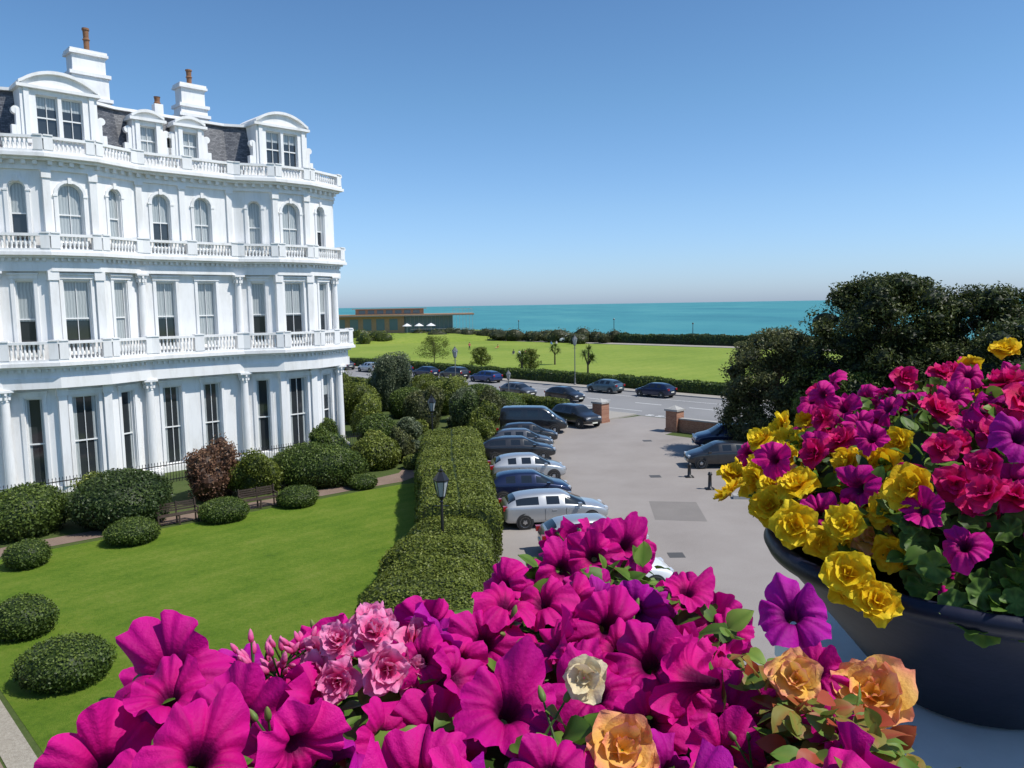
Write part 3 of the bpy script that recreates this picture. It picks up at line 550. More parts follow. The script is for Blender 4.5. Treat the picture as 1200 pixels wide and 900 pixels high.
def car(x,y,head,paint,kind='hatch',name='parked_car',z=.01):
    e=empty(name,(x,y,z),math.radians(head)); st=KIND[kind]; mb=MB(); R=[]
    for (sx,zb,zt,w,ztop,wt) in st:
        h=[(w*.6,zb),(w*.96,zb+.04),(w,zb+.22),(w*1.0,(zb+zt)/2+.08),(w*.985,zt-.05),(w*.95,zt),(wt,ztop-.045),(wt-.14,ztop),]
        ring=[(sx,-a,b_) for a,b_ in h]+[(sx,0,ztop+.015)]+[(sx,a,b_) for a,b_ in h[::-1]]; R.append(ring)
    n=len(R[0]); vs=[p for r0 in R for p in r0]; 
    for i in range(len(R)-1):
        for j in range(n):
            j2=(j+1)%n; f=(i*n+j,i*n+j2,(i+1)*n+j2,(i+1)*n+j); mi=0
            side=j in (5,n-7); top=j in (6,7,n-8,n-9,)
            if side and i in (3,4,6,8): mi=1
            if side and i in (3,) and kind=='hatch': mi=0
            if kind=='van' and side and i==3: mi=0
            if i==9 and (top or side): mi=1
            if i==2 and top: mi=1
            if j in (0,n-2,n-1): mi=2
            mb.add([vs[q] for q in f],[(3,2,1,0)],mi)
    mb.add(R[0],[tuple(range(n))],0); mb.add(R[-1],[tuple(range(n-1,-1,-1))],0)
    o=mb.obj('body',[PM[paint],M_cglass,M_trimb],e,True)
    bm=bmesh.new(); bm.from_mesh(o.data); bmesh.ops.remove_doubles(bm,verts=bm.verts,dist=.0005); bm.to_mesh(o.data); bm.free()
    md=o.modifiers.new('s','SUBSURF'); md.levels=2; md.render_levels=2
    L=st[-1][0]; wb=L*.62; rr=.32 if kind in('hatch','estate') else .36; W_=max(s_[3] for s_ in st)
    wh=MB()
    for wx in (-wb,wb*1.02):
        for sd in (-1,1):
            Mx=Matrix.Translation((wx,sd*(W_-.2),rr))@Matrix.Rotation(-sd*math.pi/2,4,'X')
            wh.lathe([(rr+.055,.1),(rr+.055,.195)],24,3,M=Mx)
            wh.lathe([(rr*.9,0),(rr,.03),(rr,.19),(rr*.93,.215),(rr*.7,.215)],24,0,M=Mx)
            wh.lathe([(rr*.68,.1),(rr*.68,.218),(rr*.6,.205),(.06,.22),(.0,.225)],20,1,M=Mx,cap=False)
            for k in range(5):
                Mk=Mx@Matrix.Rotation(k*2*math.pi/5+.3,4,'Z'); wh.box(rr*.25,rr*.5,-.035,.035,.2,.224,0,Mk)
    wh.obj('wheels',[M_tyre,M_hub,M_tyre,M_trimb],e)
    d=MB(); zl=st[-2][2]; wf=st[-3][3]; zr=st[1][2]
    for sd in (-1,1):
        d.box(L-.2,L-.065,sd*wf*.60-.15,sd*wf*.60+.15,zl-.05,zl+.07,0); d.box(-L-.03 if kind!='van' else -L-.01,-L+.22,sd*wf*.78-.1,sd*wf*.78+.1,zr-.12,zr+.08,1)
        xm=st[10][0]-.35; y0=sd*(W_+.0); d.box(xm-.06,xm+.1,min(y0,y0+sd*.19),max(y0,y0+sd*.19),zr+.0,zr+.15,3)
        d.box(-.25,-.05,sd*W_-.012,sd*W_+.012,zr-.16,zr-.12,3)
        for xs in (-.56,.36): d.box(xs-.006,xs+.006,sd*W_-.006,sd*W_+.004,st[5][1]+.15,zr-.06,4)
    d.box(L-.02,L+.02,-.26,.26,.38,.48,2); d.box(-L-.02,-L+.03,-.26,.26,.55,.66,2); d.box(L-.06,L+.006,-.45,.45,.52,.62,4)
    o=d.obj('lamps_mirrors_plates',[M_head,M_tail,M_plate,PM[paint],M_trimb],e)
    bv=o.modifiers.new('b','BEVEL'); bv.width=.004; bv.segments=2
rd=math.degrees(math.atan2(-.714,.7))
for s,n,p,k in ((-51.6,64.6,'teal','hatch'),(-45.2,64.7,'navy','hatch'),(-70.6,64.6,'blue','estate'),(-76.6,64.6,'black','suv'),(-82.5,64.5,'navy','hatch'),(-88.5,64.5,'blue','suv'),(-96,64.5,'silver','hatch'),(-103,64.5,'grey','hatch')):
    X=W(s,n); car(X[0],X[1],rd+180,p,k)
X=W(-50,56.3); car(X[0],X[1],rd,'black','hatch'); X=W(-56.5,56.3); car(X[0],X[1],rd,'grey','hatch')
car(5.0,59.9,rd-8,'black','suv'); car(1.6,56.9,-6,'black','van',name='black_van')
car(1.0,52.4,4,'black','hatch'); car(.55,49.8,3,'grey','hatch'); car(.3,46.9,5,'black','estate'); car(.75,41.3,8,'silver','hatch'); car(.7,36.9,6,'navy','hatch')
car(1.75,32.9,9,'silver','estate'); car(3.0,28.7,8,'silver','hatch'); car(3.15,24.9,8,'white','hatch')
car(12.1,44.0,178,'black','hatch'); car(13.9,49.2,176,'navy','suv')
car(14.5,192,180,'white','van',name='white_van')
# ---------------------------------------------------------------- street furniture
M_pane=plain('lantern_pane',(.35,.38,.38),.1,coat=1)
def lamp(x,y,H,name='street_lamp',hs=1.0,mat=M_iron):
    b=MB(); b.lathe([(.16,0),(.16,.25),(.1,.32),(.09,.8),(.06,.9),(.05,H-1.15*hs),(.07,H-1.1*hs),(.04,H-1.05*hs),(.1,H-.98*hs)],12,0,(0,0,0))
    z=H-.95*hs
    b.lathe([(.235*hs,.49*hs),(.25*hs,.505*hs),(.25*hs,.53*hs),(.1*hs,.74*hs),(.07*hs,.76*hs),(.08*hs,.82*hs),(.02*hs,.85*hs),(.015*hs,.95*hs)],6,0,(0,0,z))
    b.lathe([(.11*hs,-.03*hs),(.12*hs,.02*hs)],6,0,(0,0,z))
    for k in range(6):
        a=math.pi/3*k; c0,s0=math.cos(a),math.sin(a); b.tube((c0*.112*hs,s0*.112*hs,z),(c0*.218*hs,s0*.218*hs,z+.49*hs),.014*hs,.014*hs,5,0)
    b.box(-.25,.25,-.015,.015,H-1.25*hs,H-1.22*hs)
    o=b.obj(name,[mat]); o.location=(x,y,0)
    g=MB(); g.lathe([(.108*hs,.02*hs),(.206*hs,.47*hs)],6,0,(0,0,z)); g.obj('lantern_glass',[M_pane],o)
lamp(-2.5,26.0,4.05,hs=1.15); lamp(-5.1,48.2,4.0,hs=1.15)
M_lp=plain('lamp_post_paint',(.13,.135,.14),.5)
X=W(-58.8,68.0); lamp(X[0],X[1],6.0,hs=1.3,mat=M_lp); X=W(-61.5,52); lamp(X[0],X[1],5.4,hs=1.3,mat=M_lp); X=W(-52.5,51); lamp(X[0],X[1],3.4,hs=1.0,mat=M_lp)
for (s,n,h) in ((-117,150,5.5),(-96,152,4.5),(-150,150,5)):
    b=MB(); b.lathe([(.12,0),(.06,h),(.2,h+.05),(.22,h+.2),(.05,h+.4)],8); o=b.obj('promenade_lamp',[M_iron]); o.location=W(s,n)
def bollard(x,y,h=.75):
    b=MB(); b.lathe([(.2,0),(.2,.06),(.1,.1),(.085,h*.8),(.12,h*.82),(.12,h*.88),(.09,h*.9),(.09,h*.97),(.0,h)],14); b.box(-.22,.22,-.22,.22,0,.05); o=b.obj('black_bollard',[M_iron],None,True); o.location=(x,y,.005)
bollard(10.0,38.4,.9); bollard(9.6,41.2,.8)
b=MB(); b.prism([(10.6,36.3),(12.4,36.1),(12.6,36.6),(10.7,36.8)],0,.18); b.box(10.9,11.05,36.4,36.5,.18,.3); b.box(12.1,12.25,36.3,36.4,.18,.3); b.obj('kerb_island',[M_kerb])
def bench(x,y,rz):
    b=MB()
    for k in range(5): b.box(-.9,.9,.02+k*.095,.09+k*.095,.43,.46)
    for k in range(4): b.box(-.9,.9,.5+k*.02,.525+k*.02,.55+k*.1,.62+k*.1)
    for sx in (-.88,-.0,.82):
        b.box(sx,sx+.06,.02,.08,0,.43); b.box(sx,sx+.06,.46,.52,0,.43); b.box(sx,sx+.055,.5,.56,.43,.98); b.box(sx,sx+.06,.08,.46,.36,.42)
        if sx!=0: b.box(sx,sx+.06,.02,.5,.64,.67); b.box(sx,sx+.05,.03,.08,.46,.64)
    o=b.obj('park_bench',[M_wood]); o.location=(x,y,.012); o.rotation_euler[2]=rz
bench(-14.9,33.4,math.radians(39)); bench(-12.1,35.95,math.radians(39))
# ---------------------------------------------------------------- people on the park lawn
def person(x,y,rz,shirt,trous,pose='stand'):
    e=empty('person',(x,y,.01),rz)
    if pose=='stand': J=dict(p=(0,0,.92),c=(0,0,1.28),n=(0,0,1.48),h=(0,-.02,1.62),kl=(.1,-.03,.5),fl=(.11,.02,.06),tl=(.11,-.14,.04),kr=(-.1,.03,.5),fr=(-.12,.14,.08),tr=(-.12,0,.04),sl=(.19,0,1.4),el=(.25,.03,1.12),wl=(.24,-.08,.88),sr=(-.19,0,1.4),er=(-.25,.03,1.12),wr=(-.24,-.08,.88))
    else: J=dict(p=(0,0,.12),c=(0,.02,.45),n=(0,0,.66),h=(0,-.03,.8),kl=(.14,-.4,.35),fl=(.13,-.68,.08),tl=(.13,-.8,.06),kr=(-.14,-.4,.3),fr=(-.15,-.7,.08),tr=(-.15,-.82,.06),sl=(.19,0,.58),el=(.26,.08,.34),wl=(.2,-.18,.3),sr=(-.19,0,.58),er=(-.26,.1,.34),wr=(-.22,.2,.06))
    ed=[('p','c'),('c','n'),('n','h'),('p','kl'),('kl','fl'),('fl','tl'),('p','kr'),('kr','fr'),('fr','tr'),('c','sl'),('sl','el'),('el','wl'),('c','sr'),('sr','er'),('er','wr')]
    rad=dict(p=.15,c=.15,n=.06,h=.10,kl=.075,fl=.05,tl=.04,kr=.075,fr=.05,tr=.04,sl=.07,el=.045,wl=.035,sr=.07,er=.045,wr=.035)
    ks=list(J); me=bpy.data.meshes.new('body'); me.from_pydata([J[k] for k in ks],[(ks.index(a),ks.index(b_)) for a,b_ in ed],[])
    o=bpy.data.objects.new('body',me); S.collection.objects.link(o); o.parent=e
    o.modifiers.new('sk','SKIN')
    for i,k in enumerate(ks): me.skin_vertices[0].data[i].radius=(rad[k],rad[k]*.85)
    me.skin_vertices[0].data[0].use_root=True
    o.modifiers.new('ss','SUBSURF').levels=1
    m,nt,b_=newmat('clothes'); tc=N(nt,'ShaderNodeTexCoord'); sp=N(nt,'ShaderNodeSeparateXYZ'); nt.links.new(tc.outputs['Object'],sp.inputs[0])
    hN=J['n'][2]; r0=ramp(nt,[(0,trous),(J['p'][2]/2,shirt),(hN/2,(.45,.27,.2))],None); r0.color_ramp.interpolation='CONSTANT'
    mm=N(nt,'ShaderNodeMath',operation='MULTIPLY'); mm.inputs[1].default_value=.5; nt.links.new(sp.outputs[2],mm.inputs[0]); nt.links.new(mm.outputs[0],r0.inputs[0]); nt.links.new(r0.outputs[0],b_.inputs['Base Color'])
    me.materials.append(m)
    hb=MB(); hb.lathe([(.0,-.06),(.09,-.04),(.105,.03),(.09,.09),(.04,.13),(0,.135)],12,0,(J['h'][0],J['h'][1]+.02,J['h'][2]+.02),cap=False); hb.obj('hair',[M_bark],e,True)
for (x,y,p,s_,t_) in ((1.5,148,'sit',(.6,.6,.6),(.05,.06,.15)),(2.6,148.6,'sit',(.5,.08,.08),(.1,.1,.1)),(.4,149,'sit',(.05,.05,.08),(.4,.35,.3)),(9.5,183,'sit',(.1,.2,.4),(.05,.05,.06)),(10.8,184,'sit',(.6,.55,.5),(.05,.05,.06)),(-9,165,'stand',(.5,.1,.1),(.03,.03,.05)),(22.5,186,'stand',(.7,.7,.7),(.05,.06,.12)),(-3,170,'sit',(.6,.3,.1),(.1,.1,.2))):
    person(x,y,random.uniform(-1,1),s_,t_,p)
# ---------------------------------------------------------------- balcony parapet, planter, pots
M_white=plain('painted_render',(.82,.81,.79),.7,var=.1,vscale=10)
b=MB(); b.box(-.3,2.6,.25,.95,8.70,8.8); b.box(-.2,2.5,.3,.93,0,8.698); b.box(.47,2.6,.3,1.34,8.86,8.95); b.box(.50,2.55,.32,1.30,0,8.858); b.obj('hotel_balcony_parapet',[M_white])
m,nt,bb=newmat('glazed_navy'); bb.inputs['Roughness'].default_value=.42; bb.inputs['Specular IOR Level'].default_value=.3
tc=N(nt,'ShaderNodeTexCoord'); n0=noise(nt,9,6,.7,tc.outputs['Object']); r=ramp(nt,[(.3,(.006,.008,.02)),(.7,(.014,.017,.038))],n0.outputs['Fac']); nt.links.new(r.outputs[0],bb.inputs['Base Color']); M_pot=m
n3=noise(nt,60,4,.7,tc.outputs['Object']); bp=N(nt,'ShaderNodeBump'); bp.inputs['Strength'].default_value=.15; bp.inputs['Distance'].default_value=.003; nt.links.new(n3.outputs['Fac'],bp.inputs['Height']); nt.links.new(bp.outputs[0],bb.inputs['Normal'])
M_soil=plain('soil',(.03,.02,.013),.95)
b=MB(); b.lathe([(.0,0),(.10,0),(.112,.005),(.165,.07),(.22,.135),(.255,.175),(.262,.185),(.276,.188),(.282,.200),(.276,.212),(.262,.21),(.25,.195),(.24,.17),(0,.165)],96,0,cap=False); o=b.obj('navy_plant_pot',[M_pot,M_soil],None,True); o.location=(.64,1.03,8.952)
b=MB(); b.box(-.22,.2,.42,.70,8.86,9.08); b.box(-.205,.185,.435,.685,9.08,9.084,1); o=b.obj('window_box_planter',[M_pot,M_soil])
b=MB(); b.box(-.2,.18,.45,.68,8.8,8.86); b.obj('planter_stand',[M_iron])
# flowers ------------------------------------------------------
def grid_quads(nu,nv,wrap=False):
    i,j=np.meshgrid(np.arange(nu-1),np.arange(nv if wrap else nv-1),indexing='ij'); j2=(j+1)%nv
    return np.stack([i*nv+j,i*nv+j2,(i+1)*nv+j2,(i+1)*nv+j],-1).reshape(-1,4)
def petunia(seed):
    r=np.random.default_rng(seed); K=11; Sg=80; t=np.linspace(0,1,K)[:,None]; ph=np.linspace(0,2*np.pi,Sg,endpoint=False)[None]
    lobe=np.abs(np.cos(2.5*ph)); out=.79+.21*lobe**.5
    a,b_,c,d_,e_=r.uniform(0,6.28,5)
    rr=.09+.91*t**1.15; rad=rr*(1+(out-1)*t**2.0)*(1+.08*t*t*np.sin(3*ph+a)+.06*t*t*np.sin(2*ph+e_)+.03*t**3*np.sin(13*ph+d_))
    z=-.8*np.exp(-t*6.5)+.08*t-.26*t**3*r.uniform(-.3,2.0)
    z=z+.07*t**2*np.sin(15*ph+b_)+.13*t**2.5*np.sin(7*ph+c)+.22*t**2*np.sin(2*ph+a)+.13*t*(lobe-.6)+.035*t**4*np.sin(23*ph+d_)+.12*t**3*np.sin(4*ph+e_)
    z=z-.08*(1-lobe)**6*(t>.15)
    V=np.stack([rad*np.cos(ph),rad*np.sin(ph),z*np.ones_like(ph)],-1).reshape(-1,3)
    vein=np.clip((np.abs(np.sin(17.5*ph))**5)*.55*(1-t*.75)+(lobe>.99)*.9*(1-t*.45)+.6*(t<.28),0,1)
    col=np.stack([np.broadcast_to(t,(K,Sg)),np.zeros((K,Sg)),vein+0*t],-1).reshape(-1,3)
    return V,grid_quads(K,Sg,True),col
def sheetpetal(L,w,elev,curl,az,r,base=.05,nt_=7,nw=7,z0=0,ruf=.06):
    t=np.linspace(0,1,nt_)[:,None]; s=np.linspace(-1,1,nw)[None]
    width=w*np.sin(np.pi*np.clip(t*.80+.12,0,1))**.5*(1-.12*t*s*s)
    Lx=L*t*(1-.16*s*s*t+.03*np.sin(6*s+r.uniform(0,6))*t); el=elev+curl*t; x=base+Lx*np.cos(el); z=z0+Lx*np.sin(el)+.22*w*s*s*(t)**1.0+ruf*t**1.5*np.sin(s*5+r.uniform(0,6))+ruf*t*t*r.normal()*.5
    y=width*s
    ca,sa=math.cos(az),math.sin(az); V=np.stack([x*ca-y*sa,x*sa+y*ca,z+0*y],-1).reshape(-1,3)
    col=np.stack([t+0*s,0*t+0*s,(.35*np.abs(s)**3+0*t)+.15*r.random()],-1).reshape(-1,3)
    return V,grid_quads(nt_,nw),col
def joinT(L):
    Vs=[];Qs=[];Cs=[];o=0
    for V,Q,Cc in L: Vs.append(V);Qs.append(Q+o);Cs.append(Cc);o+=len(V)
    return np.concatenate(Vs),np.concatenate(Qs),np.concatenate(Cs)
def double_flower(seed,layers,ruf=.06):
    r=np.random.default_rng(seed); L=[]
    for l,(Ln,w,e,cu,n) in enumerate(layers):
        a0=r.uniform(0,6.28)
        for k in range(n): L.append(sheetpetal(Ln*r.uniform(.85,1.1),w*r.uniform(.85,1.15),e+r.normal()*.14,cu+r.normal()*.15,a0+k*2*math.pi/n+r.normal()*.15,r,.03,z0=.03*l,ruf=ruf))
    return joinT(L)
def leaf_t(seed,w=.36,curl=-.5):
    t=np.linspace(0,1,7)[:,None]; s=np.linspace(-1,1,5)[None]
    wd=w*np.sin(np.pi*t**.8)**.8; V=np.stack([t+0*s,wd*s,.22*np.abs(s)*wd+curl*.35*t*t+.02*np.sin(9*t+4*s)],-1).reshape(-1,3)
    col=np.stack([.5+.0*t+0*s,0*t+0*s,0*t+(s==0)*1.0],-1).reshape(-1,3); col[:,0]=np.clip(.55-.25*col[:,2],0,1)
    return V,grid_quads(7,5),col
def round_leaf(seed):
    K=6;Sg=36; t=np.linspace(0,1,K)[:,None]; ph=np.linspace(0,2*np.pi,Sg,endpoint=False)[None]
    rad=t*(.82+.13*np.abs(np.cos(3.5*ph))+.05*np.abs(np.cos(10.5*ph)))*(1-.5*np.exp(-((ph-np.pi)/.18)**2))
    z=.22*t**2+.10*t*t*np.sin(7*ph); V=np.stack([rad*np.cos(ph),rad*np.sin(ph),z+0*ph],-1).reshape(-1,3)
    col=np.stack([.5+.3*(np.abs(t-.7)<.12)*-1+.18*np.abs(np.cos(3.5*ph))+0*t,0*t+0*ph,0*t+0*ph],-1).reshape(-1,3); return V,grid_quads(K,Sg,True),np.clip(col,0,1)
def bud_t():
    prof=[(.02,0),(.16,.1),(.22,.35),(.17,.7),(.07,.95),(0.01,1.02)]; Sg=10; V=[]
    for r0,z in prof:
        for k in range(Sg): V.append((r0*math.cos(2*math.pi*k/Sg),r0*math.sin(2*math.pi*k/Sg),z))
    V=np.array(V); col=np.stack([V[:,2]*.5+.3,V[:,2]*0,V[:,2]*0],-1); return V,grid_quads(len(prof),Sg,True),col
def place(temps,P_,Nn,sc,r,rndscale=1):
    L=[]
    for i in range(len(P_)):
        V,Q,Cc=temps[r.integers(len(temps))]; n=Nn[i]/np.linalg.norm(Nn[i]); x=r.normal(size=3); x-=n*x.dot(n); x/=np.linalg.norm(x); y=np.cross(n,x)
        R_=np.stack([x,y,n],0); V2=(V*sc[i])@R_+P_[i]; C2=Cc.copy(); C2[:,1]=r.random()*rndscale; L.append((V2,Q,C2))
    return joinT(L) if L else None
def place_leaf(temps,P_,Dd,sc,r):
    L=[]
    for i in range(len(P_)):
        V,Q,Cc=temps[r.integers(len(temps))]; x=Dd[i]/np.linalg.norm(Dd[i]); u=np.array([0,-.25,1])+r.normal(size=3)*.35; y=np.cross(u,x); y/=np.linalg.norm(y); z=np.cross(x,y)
        V2=(V*sc[i])@np.stack([x,y,z],0)+P_[i]; C2=Cc.copy(); C2[:,0]=np.clip(C2[:,0]+r.normal()*.18,0,1); L.append((V2,Q,C2))
    return joinT(L)
T_pet=[petunia(i) for i in range(16)]
T_dbl=[double_flower(20+i,((1,.62,.08,-.1,5),(.85,.55,.3,.0,5),(.62,.45,.6,.2,4),(.4,.3,1.0,.2,4)),.10) for i in range(7)]
T_ruf=[double_flower(40+i,((1,.50,.05,.0,6),(.8,.42,.35,.15,6),(.6,.34,.75,.2,5),(.38,.24,1.1,.2,4)),.12) for i in range(5)]
T_ger=[double_flower(60+i,((1,.62,.05,-.1,5),(.7,.45,.5,.1,4),(.4,.3,.9,.1,3)),.09) for i in range(5)]
T_leaf=[leaf_t(i,.30+.03*i,-.2-.25*i) for i in range(5)]; T_rl=[round_leaf(i) for i in range(3)]; T_bud=[bud_t()]
K_mag=petal('magenta_petals',[(0,(.05,.0,.02)),(.16,(.24,.0,.09)),(.36,(.62,.002,.19)),(1,(.74,.007,.28))],(.80,.4,.95),.6)
K_pur=petal('purple_petals',[(0,(.03,.0,.02)),(.16,(.16,.0,.10)),(.45,(.46,.002,.25)),(1,(.58,.01,.36))],(.8,.6,1.0),.6)
K_hot=petal('hot_pink_petals',[(0,(.42,.0,.05)),(.5,(.76,.006,.13)),(1,(.85,.03,.22))],(.85,.5,1.0),.3)
K_yel=petal('yellow_petals',[(0,(.80,.42,.01)),(.5,(.86,.62,.012)),(1,(.88,.72,.03))],(1,.86,.8),.08)
K_pea=petal('peach_petals',[(0,(.84,.54,.05)),(.65,(.87,.56,.15)),(1,(.87,.34,.22))],(1,.85,.9),.10)
K_pnk=petal('pink_petals',[(0,(.68,.015,.16)),(.45,(.82,.10,.34)),(1,(.88,.38,.60))],(.95,.75,.9),.15)
K_crm=petal('cream_petals',[(0,(.75,.6,.3)),(1,(.8,.72,.5))],(1,.9,.8),.1)
L_grn=fol('planter_leaf',(.02,.045,.008),(.085,.17,.02),(.20,.30,.05),.25,.5); L_red=fol('reddish_leaf',(.40,.07,.03),(.26,.22,.04),(.14,.26,.04),.35)
L_ger=fol('geranium_leaf',(.03,.06,.012),(.10,.19,.03),(.21,.30,.07),.25,.55)
L_bud=fol('bud_green',(.05,.10,.02),(.14,.22,.05),(.3,.3,.1))
r=np.random.default_rng(77)
cam=np.array([0,0,CAMZ])
far=np.array([(-.42,.575),(-.35,.60),(-.26,.65),(-.12,.70),(-.03,.79),(.05,.97),(.10,1.01),(.155,1.01),(.18,.87),(.195,.75),(.21,.65),(.235,.56),(.285,.47),(.30,.36)])
def fary(x): return np.interp(x,far[:,0],far[:,1])
def hgt(x,y):
    e=np.clip((fary(x)-y)/.09,0,1); return 9.172+.035*e**.6-.04*np.clip((x-.2)/.08,0,1)+.018*math.sin(x*31+1)*math.cos(y*27)
def scatter(n,md):
    pts=[]; tries=0
    while len(pts)<n and tries<60000:
        tries+=1; x=r.uniform(-.42,.30); y=r.uniform(.33,1.02)
        if y>fary(x) or x<-.53*y: continue
        if all((x-a)**2+(y-b_)**2>md*md for a,b_ in pts): pts.append((x,y))
    return pts
PL={k:([],[],[]) for k in('mag','pur','hot','yel','pea','ruf','crm','ger')}
def putf(k,p,n,s): PL[k][0].append(np.array(p)); PL[k][1].append(np.array(n)); PL[k][2].append(s)
def tocamv(p):
    t=cam-p; return t/np.linalg.norm(t)
big=[(-.275,.575,.0,.047),(-.005,.50,.012,.038),(-.20,.52,.0,.040),(.085,.66,.01,.038),(.10,.56,.01,.036),(-.285,.50,-.01,.042),(-.06,.46,.0,.036)]
special=[(.045,.49,.035,.017,'crm'),(.065,.455,.012,.026,'pea'),(.12,.44,.0,.028,'pea'),(.17,.445,-.01,.024,'pea'),(.262,.54,.070,.034,'pea'),(.205,.55,.075,.028,'pur'),(.19,.50,.03,.020,'pea'),(.228,.56,.06,.024,'mag')]
pc=np.array([-.118,.588,9.218])
for k in range(60):
    d=r.normal(size=3); d/=np.linalg.norm(d)
    if d[2]<-.1 or d[1]>.5: continue
    p=pc+d*np.array([.043,.036,.030])
    if all(np.linalg.norm(p-q)>.022 for q in PL['ruf'][0]): putf('ruf',p,d*.8+tocamv(p)*.8,r.uniform(.017,.024))
for (x,y,dz,s) in big:
    p=np.array([x,y,hgt(x,y)+dz]); putf('mag',p,np.array([0,0,.3])+tocamv(p)+r.normal(size=3)*.3,s)
for (x,y) in scatter(290,.031):
    if any((x-q[0])**2+(y-q[1])**2<.030**2 for q in special) or any((x-q[0])**2+(y-q[1])**2<.030**2 for q in big): continue
    if (x-pc[0])**2+(y-pc[1])**2<.048**2: continue
    if x>.215 and y<.56 and r.random()<.75: continue
    if r.random()<.10: continue
    z=hgt(x,y)+r.normal()*.014; p=np.array([x,y,z]); n=np.array([0,0,.5])+tocamv(p)*.6+r.normal(size=3)*.55
    putf('pur' if r.random()<(.2 if x<-.1 else .08) else 'mag',p,n,r.uniform(.025,.037))
for (x,y,dz,s,k) in special:
    p=np.array([x,y,hgt(x,y)+dz]); putf(k,p,np.array([0,0,.4])+tocamv(p)+r.normal(size=3)*.2,s)
def emit(parent):
    mats={'mag':(T_pet,K_mag),'pur':(T_pet,K_pur),'hot':(T_ger,K_hot),'yel':(T_dbl,K_yel),'pea':(T_dbl,K_pea),'ruf':(T_ruf,K_pnk),'crm':(T_ger,K_crm),'ger':(T_ger,K_hot)}
    nm={'mag':'magenta_petunias','pur':'purple_petunias','hot':'hot_pink_blooms','yel':'yellow_begonias','pea':'peach_begonias','ruf':'pink_double_blooms','crm':'cream_blooms','ger':'geraniums'}
    for k in PL:
        if PL[k][0]:
            V,Q,Cc=place(mats[k][0],PL[k][0],PL[k][1],PL[k][2],r); qmesh(nm[k],V,Q,Cc,[mats[k][1]],smooth=True,parent=parent)
FB=empty('window_box_flowers'); emit(FB)
LP=[];LD=[];LS=[]
for k in range(3000):
    x=r.uniform(-.43,.31); y=r.uniform(.33,1.04)
    if y>fary(x)+.012 or x<-.56*y: continue
    z=hgt(x,y)-.006-.06*r.random(); LP.append(np.array([x,y,z])); LD.append(np.array([r.normal(),r.normal(),r.uniform(-.1,1.3)])); LS.append(r.uniform(.016,.036))
V,Q,Cc=place_leaf(T_leaf,LP,LD,LS,r); qmesh('leaves',V,Q,Cc,[L_grn],smooth=True,parent=FB)
LP=[];LD=[];LS=[]
for k in range(900):
    x=r.uniform(.17,.31); y=r.uniform(.38,.60)
    if y>fary(x)+.02: continue
    LP.append(np.array([x,y,hgt(x,y)-.03+.055*r.random()])); LD.append(np.array([r.normal(),r.normal(),r.uniform(0,1.4)])); LS.append(r.uniform(.010,.022))
V,Q,Cc=place_leaf(T_leaf,LP,LD,LS,r); Cc[:,0]=np.clip(Cc[:,0]+np.repeat(r.normal(size=len(LP))*.3,35),0,1); qmesh('reddish_leaves',V,Q,Cc,[L_red],smooth=True,parent=FB)
def sprigs(pts,parent,nb=5,h=.03,mat=None,nm='buds'):
    BP=[];BN=[];BS=[]; st=MB()
    for p in pts:
        p=np.array(p)
        for k in range(nb):
            d=np.array([r.normal()*.8,r.normal()*.8,1.0]); d/=np.linalg.norm(d); q=p+d*h*r.uniform(.5,1.2); st.tube(tuple(p-d*.02),tuple(q),.001,.0008,5); BP.append(q); BN.append(d); BS.append(r.uniform(.009,.014))
    V,Q,Cc=place(T_bud,BP,BN,BS,r); qmesh(nm,V,Q,Cc,[mat or L_bud],smooth=True,parent=parent); st.obj('stems',[L_bud],parent)
sprigs([(x,y,hgt(x,y)) for x,y in scatter(9,.1)],FB,2,.018)
sprigs([(-.19,.60,9.21),(-.205,.585,9.205),(-.185,.575,9.21),(-.215,.60,9.205),(-.175,.61,9.21)],FB,7,.02,K_pnk,'pink_buds'); sprigs([(-.17,.645,9.2)],FB,3,.02)
G=[]
for x in np.linspace(-.42,.29,40):
    for t in np.linspace(0,1,24):
        y=.34+(fary(x)-.03-.34)*t; xx=max(x,-.5*y); edge=min(t,1-t,(.29-x)/.2)
        G.append((xx,y,hgt(xx,y)-.05-.10*max(0,1-edge*8)))
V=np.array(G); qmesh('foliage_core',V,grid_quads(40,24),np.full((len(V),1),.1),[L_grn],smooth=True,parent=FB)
# --- pot plant mound
PL={k:([],[],[]) for k in PL}
PB=empty('pot_flowers')
c0=np.array([.765,1.10,9.125]); ra=np.array([.41,.38,.255])
def lowcut(p): return p[2]<9.185 if p[0]/p[1]<.56 else p[2]<9.165
pts=[]; tries=0; nzp=Nz(5,2.2)
while len(pts)<520 and tries<45000:
    tries+=1; D=r.normal(size=3); D/=np.linalg.norm(D)
    if D[1]>.7: continue
    p=c0+D*ra*(1+.06*nzp(D[None])[0]+.055*r.normal())
    if lowcut(p): continue
    if all(np.linalg.norm(p-q)>.036 for q,_ in pts): pts.append((p,D))
for p,D in pts:
    k=p[0]/p[1]; z=p[2]+r.normal()*.02; n=D*.6+tocamv(p)*.5+np.array([0,0,.25])+r.normal(size=3)*.45; k+=r.normal()*.025
    if z<9.275 and k<.53: kind='yel' if r.random()<.82 else ('pea' if r.random()<.3 else 'mag'); s=r.uniform(.024,.036)
    elif z<9.25 and k>=.53:
        if r.random()<.85: continue
        kind='mag'; s=.026
    elif k<.66: u_=r.random(); kind='hot' if u_<.5 else ('mag' if u_<.9 else 'yel'); s=r.uniform(.021,.029)
    else: kind='pur' if r.random()<.3 else ('hot' if r.random()<.2 else 'mag'); s=r.uniform(.024,.033)
    if r.random()<.16: continue
    putf(kind,p,n,s)
